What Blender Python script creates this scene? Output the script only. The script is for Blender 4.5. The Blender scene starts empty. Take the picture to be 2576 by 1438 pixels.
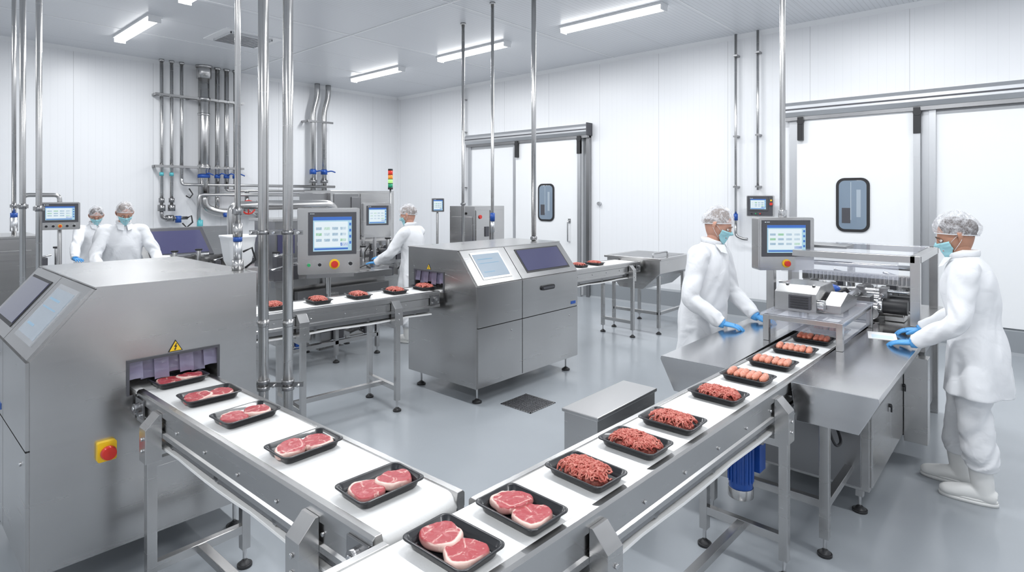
import bpy, bmesh, math, random
from mathutils import Vector, Matrix, noise
R=random.Random(7)
sc=bpy.context.scene
pi=math.pi
CEIL=4.22; WX=8.78; WY=11.6; LX=-3.2; FY=-3.6

# ------------------------------------------------------------ materials
MATS={}
def nodes(m):
    m.use_nodes=True
    nt=m.node_tree
    return nt, nt.nodes, nt.links, nt.nodes['Principled BSDF']
def M(name,col,rough=.5,metal=0,emit=0,alpha=1,coat=0,spec=None,trans=0,bump=None,var=0,sss=0,basef=1):
    if name in MATS: return MATS[name]
    m=bpy.data.materials.new(name); nt,N,L,b=nodes(m)
    b.inputs['Base Color'].default_value=(*[c*basef for c in col],1)
    b.inputs['Roughness'].default_value=rough
    b.inputs['Metallic'].default_value=metal
    b.inputs['Alpha'].default_value=alpha
    b.inputs['Coat Weight'].default_value=coat
    b.inputs['Transmission Weight'].default_value=trans
    if sss:
        b.inputs['Subsurface Weight'].default_value=sss; b.inputs['Subsurface Radius'].default_value=(.02,.008,.005)
        b.inputs['Subsurface Scale'].default_value=.5
    if emit:
        b.inputs['Emission Color'].default_value=(*col,1); b.inputs['Emission Strength'].default_value=emit
    if var or bump:
        tc=N.new('ShaderNodeTexCoord'); n=N.new('ShaderNodeTexNoise')
        n.inputs['Scale'].default_value=(bump[0] if bump else 6); n.inputs['Detail'].default_value=4
        if bump and len(bump)>2: n.inputs['Distortion'].default_value=bump[3]; n.inputs['Detail'].default_value=2
        L.new(tc.outputs['Object'],n.inputs['Vector'])
        if var:
            mx=N.new('ShaderNodeMix'); mx.data_type='RGBA'
            mx.inputs['A'].default_value=(*[c*(1-var) for c in col],1); mx.inputs['B'].default_value=(*[min(1,c*(1+var)) for c in col],1)
            L.new(n.outputs['Fac'],mx.inputs['Factor']); L.new(mx.outputs['Result'],b.inputs['Base Color'])
        if bump:
            bp=N.new('ShaderNodeBump'); bp.inputs['Strength'].default_value=bump[1]; bp.inputs['Distance'].default_value=(bump[2] if len(bump)>2 else .01)
            L.new(n.outputs['Fac'],bp.inputs['Height']); L.new(bp.outputs['Normal'],b.inputs['Normal'])
    MATS[name]=m; return m
def steel(name,col,rough,sc3=(1.0,1.0,22)):
    """satin steel: only roughness and tone vary, no relief"""
    m=bpy.data.materials.new(name); nt,N,L,b=nodes(m)
    b.inputs['Metallic'].default_value=1
    tc=N.new('ShaderNodeTexCoord'); mp=N.new('ShaderNodeMapping'); mp.inputs['Scale'].default_value=sc3
    n=N.new('ShaderNodeTexNoise'); n.inputs['Scale'].default_value=2; n.inputs['Detail'].default_value=3
    n2=N.new('ShaderNodeTexNoise'); n2.inputs['Scale'].default_value=1.4; n2.inputs['Detail'].default_value=2
    L.new(tc.outputs['Object'],mp.inputs['Vector']); L.new(mp.outputs['Vector'],n.inputs['Vector']); L.new(tc.outputs['Object'],n2.inputs['Vector'])
    mr=N.new('ShaderNodeMapRange'); mr.inputs['To Min'].default_value=rough-.03; mr.inputs['To Max'].default_value=rough+.05
    L.new(n.outputs['Fac'],mr.inputs['Value']); L.new(mr.outputs['Result'],b.inputs['Roughness'])
    mx=N.new('ShaderNodeMix'); mx.data_type='RGBA'
    mx.inputs['A'].default_value=(*[c*.80 for c in col],1); mx.inputs['B'].default_value=(*[c*1.2 for c in col],1)
    L.new(n2.outputs['Fac'],mx.inputs['Factor']); L.new(mx.outputs['Result'],b.inputs['Base Color'])
    return m
STEEL=steel('brushed_steel',(.53,.525,.52),.25)
STEELD=steel('dark_steel',(.32,.32,.325),.30)
STEELP=steel('polished_steel',(.60,.60,.605),.16)
GALV=steel('galvanised_pipe',(.56,.555,.55),.25)
def groove_mat(name,col,axis,pitch,gw,seam,rough=.35,amp=.06):
    m=bpy.data.materials.new(name); nt,N,L,b=nodes(m)
    b.inputs['Roughness'].default_value=rough
    tc=N.new('ShaderNodeTexCoord'); sp=N.new('ShaderNodeSeparateXYZ'); L.new(tc.outputs['Object'],sp.inputs[0])
    def stripe(p,w):
        d=N.new('ShaderNodeMath'); d.operation='DIVIDE'; d.inputs[1].default_value=p; L.new(sp.outputs[axis],d.inputs[0])
        f=N.new('ShaderNodeMath'); f.operation='FRACT'; L.new(d.outputs[0],f.inputs[0])
        l=N.new('ShaderNodeMath'); l.operation='LESS_THAN'; l.inputs[1].default_value=w; L.new(f.outputs[0],l.inputs[0]); return l
    a=stripe(pitch,gw); s=stripe(seam,.008*1.2/seam)
    mx=N.new('ShaderNodeMix'); mx.data_type='RGBA'; mx.inputs['A'].default_value=(*col,1); mx.inputs['B'].default_value=(*[c*(1-amp) for c in col],1)
    L.new(a.outputs[0],mx.inputs['Factor'])
    m2=N.new('ShaderNodeMix'); m2.data_type='RGBA'; m2.inputs['B'].default_value=(*[c*.78 for c in col],1)
    L.new(s.outputs[0],m2.inputs['Factor']); L.new(mx.outputs['Result'],m2.inputs['A']); L.new(m2.outputs['Result'],b.inputs['Base Color'])
    ad=N.new('ShaderNodeMath'); ad.operation='ADD'; L.new(a.outputs[0],ad.inputs[0]); L.new(s.outputs[0],ad.inputs[1])
    bp=N.new('ShaderNodeBump'); bp.invert=True; bp.inputs['Strength'].default_value=.25; bp.inputs['Distance'].default_value=.003
    L.new(ad.outputs[0],bp.inputs['Height']); L.new(bp.outputs['Normal'],b.inputs['Normal'])
    return m
WALL_X=groove_mat('wall_panel_x',(.83,.84,.86),0,.1,.05,1.15)
WALL_Y=groove_mat('wall_panel_y',(.83,.84,.86),1,.1,.05,1.15)
CEILM=groove_mat('ceiling_panel',(.71,.73,.76),1,.06,.16,1.1,rough=.3,amp=.16)
WHITE=M('white_paint',(.82,.83,.845),.35)
DOORW=M('door_white',(.84,.85,.86),.3,var=.01)
ALU=M('aluminium_profile',(.60,.61,.625),.35,.9)
BELT=M('belt_white',(.81,.81,.80),.45,bump=(150,.05))
BLACK=M('black_rubber',(.02,.02,.022),.45)
BLK=M('black_plastic',(.012,.013,.016),.3,coat=.2)
DGREY=M('dark_grey',(.07,.07,.08),.4)
BASE=M('cove_grey',(.27,.29,.31),.4)
YEL=M('warning_yellow',(.85,.55,.02),.4)
RED=M('button_red',(.62,.025,.015),.3,coat=.4)
GRN=M('green',(.03,.35,.12),.35)
BLUE=M('blue_plastic',(.015,.08,.36),.35)
CYAN=M('cyan_fitting',(.1,.45,.5),.35)
TINT=M('tinted_glass',(.07,.07,.14),.08,coat=.5)
TINTL=M('pale_screen_glass',(.36,.42,.48),.1,coat=.4)
WGLASS=M('window_glass',(.20,.26,.33),.08,coat=.5)
ACR=M('clear_acrylic',(.75,.78,.88),.05,alpha=.2)
CURT=M('strip_curtain',(.27,.25,.36),.12,alpha=.85,coat=.5)
SCR=M('screen_bg',(.42,.66,.80),.3,emit=.85,basef=.1)
SCRW=M('screen_white',(.80,.90,.95),.3,emit=.85,basef=.1)
SCRB=M('screen_blue',(.05,.16,.55),.3,emit=.9,basef=.1)
SCRG=M('screen_green',(.20,.55,.25),.3,emit=.8,basef=.1)
SCRGY=M('screen_grey',(.25,.42,.58),.3,emit=.8,basef=.1)
LAMP=M('lamp_diffuser',(1,1,1),.4,emit=7)
COAT=M('coat_white',(.78,.79,.81),.8,bump=(9,.35,.02,1.0))
BOOT=M('boot_white',(.76,.76,.745),.35)
GLOVE=M('glove_blue',(.08,.33,.68),.45,bump=(60,.2))
SKIN=M('skin',(.55,.30,.22),.5,sss=.15)
HAIR=M('hair_brown',(.09,.05,.03),.6,bump=(60,.5))
MASK=M('mask_blue',(.36,.66,.72),.8)
EYEW=M('eye_white',(.7,.7,.68),.3); EYED=M('eye_dark',(.03,.02,.015),.2)
PAPER=M('paper_white',(.8,.8,.8),.7)
FLOORM=M('resin_floor',(.335,.36,.385),.18,var=.05)
FLOORM.node_tree.nodes['Noise Texture'].inputs['Scale'].default_value=1.5
def net_mat():
    m=bpy.data.materials.new('hairnet'); nt,N,L,b=nodes(m)
    b.inputs['Base Color'].default_value=(.85,.85,.88,1); b.inputs['Roughness'].default_value=.5
    tc=N.new('ShaderNodeTexCoord'); v=N.new('ShaderNodeTexVoronoi'); v.feature='DISTANCE_TO_EDGE'; v.inputs['Scale'].default_value=70
    L.new(tc.outputs['Object'],v.inputs['Vector'])
    n=N.new('ShaderNodeTexNoise'); n.inputs['Scale'].default_value=16; n.inputs['Detail'].default_value=5; n.inputs['Distortion'].default_value=1.8
    L.new(tc.outputs['Object'],n.inputs['Vector'])
    mr=N.new('ShaderNodeMapRange'); mr.inputs['From Min'].default_value=.02; mr.inputs['From Max'].default_value=.10
    mr.inputs['To Min'].default_value=.2; mr.inputs['To Max'].default_value=0
    L.new(v.outputs['Distance'],mr.inputs['Value'])
    m2=N.new('ShaderNodeMapRange'); m2.inputs['From Min'].default_value=.42; m2.inputs['From Max'].default_value=.64
    m2.inputs['To Min'].default_value=.15; m2.inputs['To Max'].default_value=.55; L.new(n.outputs['Fac'],m2.inputs['Value'])
    ad=N.new('ShaderNodeMath'); ad.operation='ADD'; ad.use_clamp=True; L.new(mr.outputs['Result'],ad.inputs[0]); L.new(m2.outputs['Result'],ad.inputs[1])
    L.new(ad.outputs[0],b.inputs['Alpha'])
    return m
NET=net_mat()
def meat_mat(name,c1,c2,scale,lo,hi,attr=True,rough=.3):
    m=bpy.data.materials.new(name); nt,N,L,b=nodes(m)
    b.inputs['Roughness'].default_value=rough; b.inputs['Coat Weight'].default_value=.15; b.inputs['Coat Roughness'].default_value=.25
    b.inputs['Specular IOR Level'].default_value=.35
    tc=N.new('ShaderNodeTexCoord'); n=N.new('ShaderNodeTexNoise'); n.inputs['Scale'].default_value=scale; n.inputs['Detail'].default_value=4; n.inputs['Distortion'].default_value=1.2
    L.new(tc.outputs['Object'],n.inputs['Vector'])
    mr=N.new('ShaderNodeMapRange'); mr.inputs['From Min'].default_value=lo; mr.inputs['From Max'].default_value=hi; L.new(n.outputs['Fac'],mr.inputs['Value'])
    out=mr.outputs['Result']
    if attr:
        at=N.new('ShaderNodeAttribute'); at.attribute_name='fat'
        ad=N.new('ShaderNodeMath'); ad.operation='ADD'; ad.use_clamp=True
        L.new(at.outputs['Fac'],ad.inputs[0]); L.new(out,ad.inputs[1]); out=ad.outputs[0]
    mx=N.new('ShaderNodeMix'); mx.data_type='RGBA'; mx.inputs['A'].default_value=(*c1,1); mx.inputs['B'].default_value=(*c2,1)
    L.new(out,mx.inputs['Factor']); L.new(mx.outputs['Result'],b.inputs['Base Color'])
    bp=N.new('ShaderNodeBump'); bp.inputs['Strength'].default_value=.25; bp.inputs['Distance'].default_value=.002
    L.new(n.outputs['Fac'],bp.inputs['Height']); L.new(bp.outputs['Normal'],b.inputs['Normal'])
    return m
STEAK=meat_mat('steak',(.38,.045,.055),(.82,.58,.51),42,.56,.78,rough=.4)
MINCE=meat_mat('mince',(.40,.07,.05),(.62,.23,.18),60,.40,.64,False,.5)
SAUS=meat_mat('sausage',(.60,.22,.14),(.70,.38,.29),45,.45,.7,False,.35)
SAUSD=meat_mat('sausage_dark',(.34,.09,.055),(.50,.20,.12),45,.45,.7,False,.35)

# ------------------------------------------------------------ mesh builder
def tube_geo(pts,rad,n=12,cap=True,up=None):
    pts=[Vector(p) for p in pts]; m=len(pts); V=[];F=[]
    T=[(pts[min(i+1,m-1)]-pts[max(i-1,0)]).normalized() for i in range(m)]
    ref=Vector(up) if up else (Vector((0,0,1)) if abs(T[0].z)<.9 else Vector((1,0,0)))
    u=(ref-T[0]*ref.dot(T[0])).normalized()
    for i in range(m):
        t=T[i]; u=(u-t*u.dot(t)).normalized(); w=t.cross(u)
        r=rad[i] if hasattr(rad,'__len__') else rad
        ra,rb=r if hasattr(r,'__len__') else (r,r)
        for k in range(n):
            a=2*pi*k/n; V.append(pts[i]+w*(math.cos(a)*ra)+u*(math.sin(a)*rb))
    for i in range(m-1):
        for k in range(n):
            F.append((i*n+k,i*n+(k+1)%n,(i+1)*n+(k+1)%n,(i+1)*n+k))
    if cap: F.append(tuple(range(n-1,-1,-1))); F.append(tuple((m-1)*n+k for k in range(n)))
    return V,F
def catmull(pts,rad,k=4):
    P=[Vector(p) for p in pts]; Rr=[Vector(r) if hasattr(r,'__len__') else Vector((r,r)) for r in rad]
    op=[];orr=[]
    n=len(P)
    for i in range(n-1):
        for A,o in ((P,op),(Rr,orr)):
            p0=A[max(i-1,0)];p1=A[i];p2=A[i+1];p3=A[min(i+2,n-1)]
            for j in range(k):
                t=j/k
                o.append(.5*((2*p1)+(p2-p0)*t+(2*p0-5*p1+4*p2-p3)*t*t+(3*p1-p0-3*p2+p3)*t**3))
    op.append(P[-1]);orr.append(Rr[-1])
    return op,[tuple(r) for r in orr]
def fillet(pts,r,k=5):
    P=[Vector(p) for p in pts]; o=[P[0]]
    for i in range(1,len(P)-1):
        a=(P[i-1]-P[i]);b_=(P[i+1]-P[i]); rr=min(r,a.length*.49,b_.length*.49)
        A=P[i]+a.normalized()*rr;B=P[i]+b_.normalized()*rr
        for j in range(k+1):
            t=j/k; o.append(A*(1-t)**2+P[i]*2*t*(1-t)+B*t*t)
    o.append(P[-1]); return o
def rrect(w,h,r,n=5):
    o=[]
    for cx,cy,a0 in ((w/2-r,h/2-r,0),(-w/2+r,h/2-r,90),(-w/2+r,-h/2+r,180),(w/2-r,-h/2+r,270)):
        for j in range(n+1):
            a=math.radians(a0+90*j/n); o.append((cx+r*math.cos(a),cy+r*math.sin(a)))
    return o
class MB:
    def __init__(s): s.v=[];s.f=[];s.m=[];s.sm=[];s.mats=[];s.at=[];s.T=Matrix.Identity(4)
    def mi(s,m):
        if m not in s.mats: s.mats.append(m)
        return s.mats.index(m)
    def add(s,V,F,m,smooth=False,fat=None):
        o=len(s.v); s.v+= [s.T@Vector(p) for p in V]; i=s.mi(m)
        for f in F: s.f.append(tuple(o+k for k in f)); s.m.append(i); s.sm.append(smooth)
        s.at+= (fat if fat else [0]*len(V)); return s
    def box(s,x0,x1,y0,y1,z0,z1,m):
        V=[(x,y,z) for x in (x0,x1) for y in (y0,y1) for z in (z0,z1)]
        s.add(V,[(0,1,3,2),(4,6,7,5),(0,4,5,1),(2,3,7,6),(0,2,6,4),(1,5,7,3)],m)
    def bar(s,p0,p1,w,h,m):
        p0=Vector(p0);p1=Vector(p1);t=(p1-p0).normalized()
        ref=Vector((0,0,1)) if abs(t.z)<.9 else Vector((1,0,0))
        u=(ref-t*ref.dot(t)).normalized();q=t.cross(u)
        V=[p+q*a*w/2+u*b_*h/2 for p in (p0,p1) for a,b_ in ((-1,-1),(1,-1),(1,1),(-1,1))]
        s.add(V,[(3,2,1,0),(4,5,6,7),(0,1,5,4),(1,2,6,5),(2,3,7,6),(3,0,4,7)],m)
    def cyl(s,p0,p1,r,m,n=16,r2=None):
        V,F=tube_geo([p0,p1],[r,r if r2 is None else r2],n)
        s.add(V,F,m,True); s.sm[-1]=False; s.sm[-2]=False
    def tube(s,pts,r,m,n=10,up=None):
        V,F=tube_geo(pts,r,n,True,up); s.add(V,F,m,True); s.sm[-1]=False; s.sm[-2]=False
    def pipe(s,pts,r,m,fr=.08,n=12): s.tube(fillet(pts,fr),r,m,n)
    def limb(s,pts,rad,m,n=14,k=4,up=None):
        P,Q=catmull(pts,rad,k); s.tube(P,Q,m,n,up)
    def prism(s,poly,ax,a0,a1,m,smooth=False):
        n=len(poly)
        def mk(p,a):
            if ax=='x': return (a,p[0],p[1])
            if ax=='y': return (p[0],a,p[1])
            return (p[0],p[1],a)
        V=[mk(p,a0) for p in poly]+[mk(p,a1) for p in poly]
        F=[(i,(i+1)%n,n+(i+1)%n,n+i) for i in range(n)]+[tuple(range(n-1,-1,-1)),tuple(range(n,2*n))]
        s.add(V,F,m,smooth)
        if smooth: s.sm[-1]=False; s.sm[-2]=False
    def ell(s,c,r,m,nu=16,nv=10):
        if not hasattr(r,'__len__'): r=(r,r,r)
        V=[];F=[]
        for j in range(nv+1):
            t=pi*j/nv
            for i in range(nu):
                a=2*pi*i/nu; V.append((c[0]+r[0]*math.sin(t)*math.cos(a),c[1]+r[1]*math.sin(t)*math.sin(a),c[2]+r[2]*math.cos(t)))
        for j in range(nv):
            for i in range(nu): F.append((j*nu+i,(j+1)*nu+i,(j+1)*nu+(i+1)%nu,j*nu+(i+1)%nu))
        s.add(V,F,m,True)
    def mesh(s,name):
        me=bpy.data.meshes.new(name); me.from_pydata([tuple(v) for v in s.v],[],s.f)
        for m in s.mats: me.materials.append(m)
        me.polygons.foreach_set('material_index',s.m); me.polygons.foreach_set('use_smooth',s.sm)
        if any(s.at):
            a=me.attributes.new('fat','FLOAT','POINT'); a.data.foreach_set('value',[float(x) for x in s.at])
        bm=bmesh.new(); bm.from_mesh(me); bmesh.ops.remove_doubles(bm,verts=bm.verts,dist=1e-6); bmesh.ops.recalc_face_normals(bm,faces=bm.faces); bm.to_mesh(me); bm.free()
        me.update(); return me
    def build(s,name,loc=(0,0,0),rz=0,bevel=0,parent=None):
        o=bpy.data.objects.new(name,s.mesh(name)); sc.collection.objects.link(o)
        o.location=loc; o.rotation_euler=(0,0,rz)
        if bevel:
            m=o.modifiers.new('bevel','BEVEL'); m.width=bevel; m.segments=2; m.limit_method='ANGLE'; m.angle_limit=math.radians(50)
        if parent: o.parent=parent
        return o
def place(me,name,loc,rz=0):
    o=bpy.data.objects.new(name,me); sc.collection.objects.link(o); o.location=loc; o.rotation_euler=(0,0,rz); return o
def foot(b,x,y,zt=.1,r=.035):
    b.cyl((x,y,0),(x,y,.014),r,BLACK,18); b.cyl((x,y,.014),(x,y,.032),r*.85,BLACK,18,r*.35); b.cyl((x,y,.03),(x,y,zt),.009,STEELP,10); b.cyl((x,y,zt-.03),(x,y,zt-.015),.018,STEELP,6)

# ------------------------------------------------------------ room shell
def shell(name,x0,x1,y0,y1,z0,z1,m):
    b=MB(); b.box(x0,x1,y0,y1,z0,z1,m); return b.build(name)
shell('floor',LX,WX,FY,WY,-.1,0,FLOORM)
shell('ceiling',LX,WX,FY,WY,CEIL,CEIL+.1,CEILM)
shell('wall_right',WX,WX+.12,FY,WY,-.1,CEIL+.1,WALL_Y)
shell('wall_back',LX,WX,WY,WY+.12,-.1,CEIL+.1,WALL_X)
shell('wall_left',LX-.12,LX,FY,WY,-.1,CEIL+.1,WALL_Y)
shell('wall_front',LX,WX,FY-.12,FY,-.1,CEIL+.1,WALL_X)
def cove(name,poly,ax,a0,a1,m):
    b=MB(); b.prism(poly,ax,a0,a1,m); b.build(name)
cove('baseboard_right',[(WX,0),(WX-.06,0),(WX-.03,.03),(WX-.025,.27),(WX,.30)],'y',FY,WY,BASE)
cove('baseboard_back',[(WY,0),(WY-.06,0),(WY-.03,.03),(WY-.025,.27),(WY,.30)],'x',LX,WX,BASE)
b=MB()
b.prism([(WX,CEIL),(WX-.06,CEIL),(WX,CEIL-.06)],'y',FY,WY,WHITE); b.prism([(WY,CEIL),(WY-.06,CEIL),(WY,CEIL-.06)],'x',LX,WX,WHITE)
b.box(WX-.04,WX,WY-.04,WY,.3,CEIL,WHITE); b.build('trim_1')
b=MB()
for y in (-1.1,1.08,3.25,5.42,7.6,9.8): b.box(LX,WX,y-.012,y+.012,CEIL-.006,CEIL,WHITE)
for x in (0.2,4.9): b.box(x-.015,x+.015,FY,WY,CEIL-.008,CEIL,WHITE)
b.build('trim_2')

b=MB(); cx,cy=3.9,9.0
b.box(cx-.42,cx+.42,cy-.42,cy+.42,CEIL-.012,CEIL,WHITE)
b.box(cx-.3,cx+.3,cy-.3,cy+.3,CEIL-.02,CEIL-.012,DGREY)
for i in range(9):
    y=cy-.26+i*.065; b.box(cx-.3,cx+.3,y-.01,y+.016,CEIL-.035,CEIL-.02,ALU)
for a in (-.31,.3): b.box(cx+a,cx+a+.012,cy-.31,cy+.31,CEIL-.04,CEIL-.012,ALU); b.box(cx-.31,cx+.31,cy+a,cy+a+.012,CEIL-.04,CEIL-.012,ALU)
b.build('ceiling_vent')

def lamp(x,y0,y1):
    b=MB()
    b.box(x-.09,x+.09,y0-.02,y1+.02,CEIL-.03,CEIL,WHITE)
    prof=[(x-.07,CEIL-.03)]+[(x+.07*math.cos(a),CEIL-.045-.045*math.sin(a)) for a in [pi-pi*i/8 for i in range(9)]]+[(x+.07,CEIL-.03)]
    b.prism(prof,'y',y0,y1,LAMP,True)
    b.box(x-.075,x+.075,y0-.02,y0,CEIL-.09,CEIL-.03,WHITE); b.box(x-.075,x+.075,y1,y1+.02,CEIL-.09,CEIL-.03,WHITE)
    o=b.build('ceiling_light_fixture')
    l=bpy.data.lights.new('tube_light','AREA'); l.shape='RECTANGLE'; l.size=.16; l.size_y=y1-y0; l.energy=57; l.color=(.96,.98,1)
    lo=bpy.data.objects.new('tube_light',l); sc.collection.objects.link(lo); lo.location=(x,(y0+y1)/2,CEIL-.10); lo.parent=o
for y0 in (-2.0,.75,3.45,6.1,8.75): lamp(6.7,y0,y0+1.55); lamp(2.62,y0,y0+1.55)
for y0 in (.75,6.1,-2.0): lamp(-1.4,y0,y0+1.55)

# ------------------------------------------------------------ doors
def door(name,ya,yb,rail_y0,rail_y1,wy0,wy1,handle,post2=None):
    b=MB(); X=WX
    b.box(X-.09,X-.02,ya,yb,.02,2.86,DOORW)
    b.box(X-.035,X,ya-.14,ya,0,2.95,ALU); b.box(X-.05,X,yb+.005,yb+.11,0,2.92,ALU)
    b.box(X-.13,X-.095,ya-.02,ya+.05,0.0,2.86,ALU)
    b.box(X-.02,X,ya-.02,yb+.02,2.86,2.93,STEELD)
    b.prism([(X,3.11),(X-.13,3.11),(X-.16,3.06),(X-.16,2.97),(X-.13,2.91),(X,2.91)],'y',rail_y0,rail_y1,ALU)
    b.prism([(X-.16,3.02),(X-.165,3.02),(X-.165,3.0),(X-.16,3.0)],'y',rail_y0,rail_y1,DGREY)
    b.box(X-.175,X,rail_y0-.02,rail_y0,2.9,3.125,DGREY)
    b.box(X-.12,X-.02,rail_y0,rail_y1,2.86,2.91,STEELD)
    for y in (ya+.02,yb-.05): b.box(X-.15,X-.09,y-.04,y+.03,2.58,2.9,BLACK); b.cyl((X-.155,y-.01,2.84),(X-.12,y-.01,2.84),.045,BLACK,14)
    cy=(wy0+wy1)/2; w=wy1-wy0; z0,z1=1.34,2.05; cz=(z0+z1)/2;h=z1-z0
    def ring(ww,hh,r,x0,x1,m):
        b.prism([(cy+p[0],cz+p[1]) for p in rrect(ww,hh,r,6)],'x',x0,x1,m)
    ring(w,h,.1,X-.105,X-.09,BLACK); ring(w-.07,h-.07,.07,X-.108,X-.10,WGLASS)
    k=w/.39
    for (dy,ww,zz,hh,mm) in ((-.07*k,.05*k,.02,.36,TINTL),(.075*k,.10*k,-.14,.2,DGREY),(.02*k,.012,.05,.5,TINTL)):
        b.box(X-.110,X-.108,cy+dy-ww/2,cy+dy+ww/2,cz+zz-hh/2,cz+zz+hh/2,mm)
    if handle:
        y=handle; b.pipe([(X-.09,y,1.36),(X-.15,y,1.36),(X-.15,y,.98),(X-.09,y,.98)],.014,STEELP,.04); b.box(X-.1,X-.09,y-.03,y+.03,1.32,1.4,STEELP)
    return b
b=door('door_1',6.1,7.67,5.93,9.07,6.7,7.09,6.35)
b.box(WX-.03,WX,7.78,9.0,.0,2.86,DOORW); b.box(WX-.06,WX,8.98,9.07,0,2.9,ALU)
b.box(WX-.07,WX,5.93,6.0,0,2.9,STEELD)
b.build('door_1',bevel=.004)
b=door('door_2',1.05,2.45,-1.4,2.61,1.57,1.96,None)
b.box(WX-.03,WX,-.9,.88,.3,2.84,DOORW); b.box(WX-.07,WX,.88,.95,0,2.9,ALU)
b.build('door_2',bevel=.004)
b=MB(); b.cyl((WX-.05,5.75,1.68),(WX,5.75,1.68),.035,ALU); b.build('wall_sensor')

# ------------------------------------------------------------ conveyor
def conveyor(name,p0,p1,z,w,stands,gap=None,motor=None):
    b=MB(); p0=Vector(p0);p1=Vector(p1);L=(p1-p0).length;ang=math.atan2(p1.y-p0.y,p1.x-p0.x); yo=w/2
    bw=yo-.03
    cap=[]
    for i in range(9): a=pi/2+pi*i/8; cap.append((.042+.04*math.cos(a),z-.040+.04*math.sin(a)))
    for i in range(9): a=-pi/2+pi*i/8; cap.append((L-.042+.04*math.cos(a),z-.040+.04*math.sin(a)))
    b.prism(cap,'y',-bw,bw,BELT,True)
    prof=[(yo-.036,z-.02),(yo-.03,z+.005),(yo-.008,z+.005),(yo,z-.004),(yo,z-.045),(yo-.008,z-.052),(yo-.008,z-.108),(yo,z-.115),(yo,z-.135),(yo-.022,z-.135),(yo-.028,z-.05)]
    for sgn in (1,-1):
        segs=[(0,L)]
        if gap and sgn==1: segs=[(0,gap[0]),(gap[1],L)]
        for a0,a1 in segs: b.prism([(sgn*q[0],q[1]) for q in prof],'x',a0,a1,STEEL)
        if gap and sgn==1: b.prism([(sgn*q[0],min(q[1],z-.03)) for q in prof],'x',gap[0],gap[1],STEEL)
        for x in (.06,L-.06):
            b.box(x-.05,x+.05,sgn*yo,sgn*(yo+.008),z-.11,z-.02,STEELD)
            b.cyl((x,sgn*yo,z-.06),(x,sgn*(yo+.03),z-.06),.022,STEELD); b.cyl((x,sgn*(yo+.03),z-.06),(x,sgn*(yo+.036),z-.06),.012,STEELP,6)
            b.cyl((x+.03,sgn*yo,z-.09),(x+.03,sgn*(yo+.018),z-.09),.008,STEELP,6); b.cyl((x-.03,sgn*yo,z-.09),(x-.03,sgn*(yo+.018),z-.09),.008,STEELP,6)
        x=.25
        while x<L-.2:
            b.cyl((x,sgn*(yo-.008),z-.08),(x,sgn*(yo-.001),z-.08),.007,STEELP,8); x+=.28
    n=int(L/.15)+1; V=[];
    for i in range(n+1):
        x=.08+(L-.16)*i/n; sag=.010*math.sin(pi*((x/.7)%1))
        for yy in (-yo+.012,yo-.012):
            for zz in (z-.180-sag,z-.192-sag): V.append((x,yy,zz))
    F=[]
    for i in range(n):
        o=i*4;q=o+4
        F+=[(o,o+2,q+2,q),(o+1,q+1,q+3,o+3),(o,q,q+1,o+1),(o+2,o+3,q+3,q+2)]
    F+=[(0,1,3,2),(n*4,n*4+2,n*4+3,n*4+1)]
    b.add(V,F,BELT)
    x=.12
    while x<L: b.cyl((x,-yo+.02,z-.16),(x,yo-.02,z-.16),.018,STEELD,10); b.box(x+.1,x+.13,-yo+.02,yo-.02,z-.13,z-.10,STEELD); x+=.45
    for sgn in (1,-1): b.box(.1,L-.1,sgn*(yo-.03),sgn*(yo-.02),z-.17,z-.13,STEELD)
    for x in stands:
        for sgn in (1,-1):
            yl=sgn*(yo+.032)
            b.prism([(sgn*(yo),z-.03),(sgn*(yo+.012),z-.03),(sgn*(yo+.065),z-.085),(sgn*(yo+.065),z-.23),(sgn*(yo),z-.23)],'x',x-.038,x+.038,STEEL)
            b.box(x-.02,x+.02,yl-.02,yl+.02,.09,z-.2,STEEL)
            foot(b,x,yl,.12)
            for dz in (-.13,-.18): b.cyl((x,sgn*(yo+.065),z+dz),(x,sgn*(yo+.072),z+dz),.008,STEELP,6)
        b.box(x-.018,x+.018,-yo-.02,yo+.02,.17,.21,STEEL)
        b.box(x-.016,x+.016,-yo-.02,yo+.02,z-.26,z-.225,STEEL)
    if len(stands)>1: b.box(stands[0],stands[-1],-.02,.02,.172,.208,STEEL)
    if motor is not None:
        x=motor
        b.box(x-.05,x+.05,-.08,.10,z-.3,z-.2,STEELD)
        b.cyl((x,.05,z-.56),(x,.05,z-.32),.058,BLUE,20)
        for i in range(16):
            a=2*pi*i/16; b.bar((x+.060*math.cos(a),.05+.060*math.sin(a),z-.53),(x+.060*math.cos(a),.05+.060*math.sin(a),z-.36),.005,.010,BLUE)
        b.cyl((x,.05,z-.61),(x,.05,z-.56),.062,STEEL,20); b.box(x+.07,x+.15,-.02,.06,z-.50,z-.36,BLUE); b.cyl((x,.05,z-.32),(x,.05,z-.24),.045,STEEL)
    return b.build(name,(p0.x,p0.y,0),ang,.0015)
conveyor('belt_conveyor',(.35,1.1475),(4.93,1.0102),.88,.33,[1.09,2.56],gap=(.575,.885),motor=2.66)
conveyor('belt_conveyor',(1.082,1.315),(1.04,3.150),.886,.345,[.30,1.55])
conveyor('belt_conveyor',(1.78,4.345),(3.495,4.175),.95,.40,[.45,1.26])
conveyor('belt_conveyor',(5.02,4.15),(6.85,4.05),.95,.40,[1.60])

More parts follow.
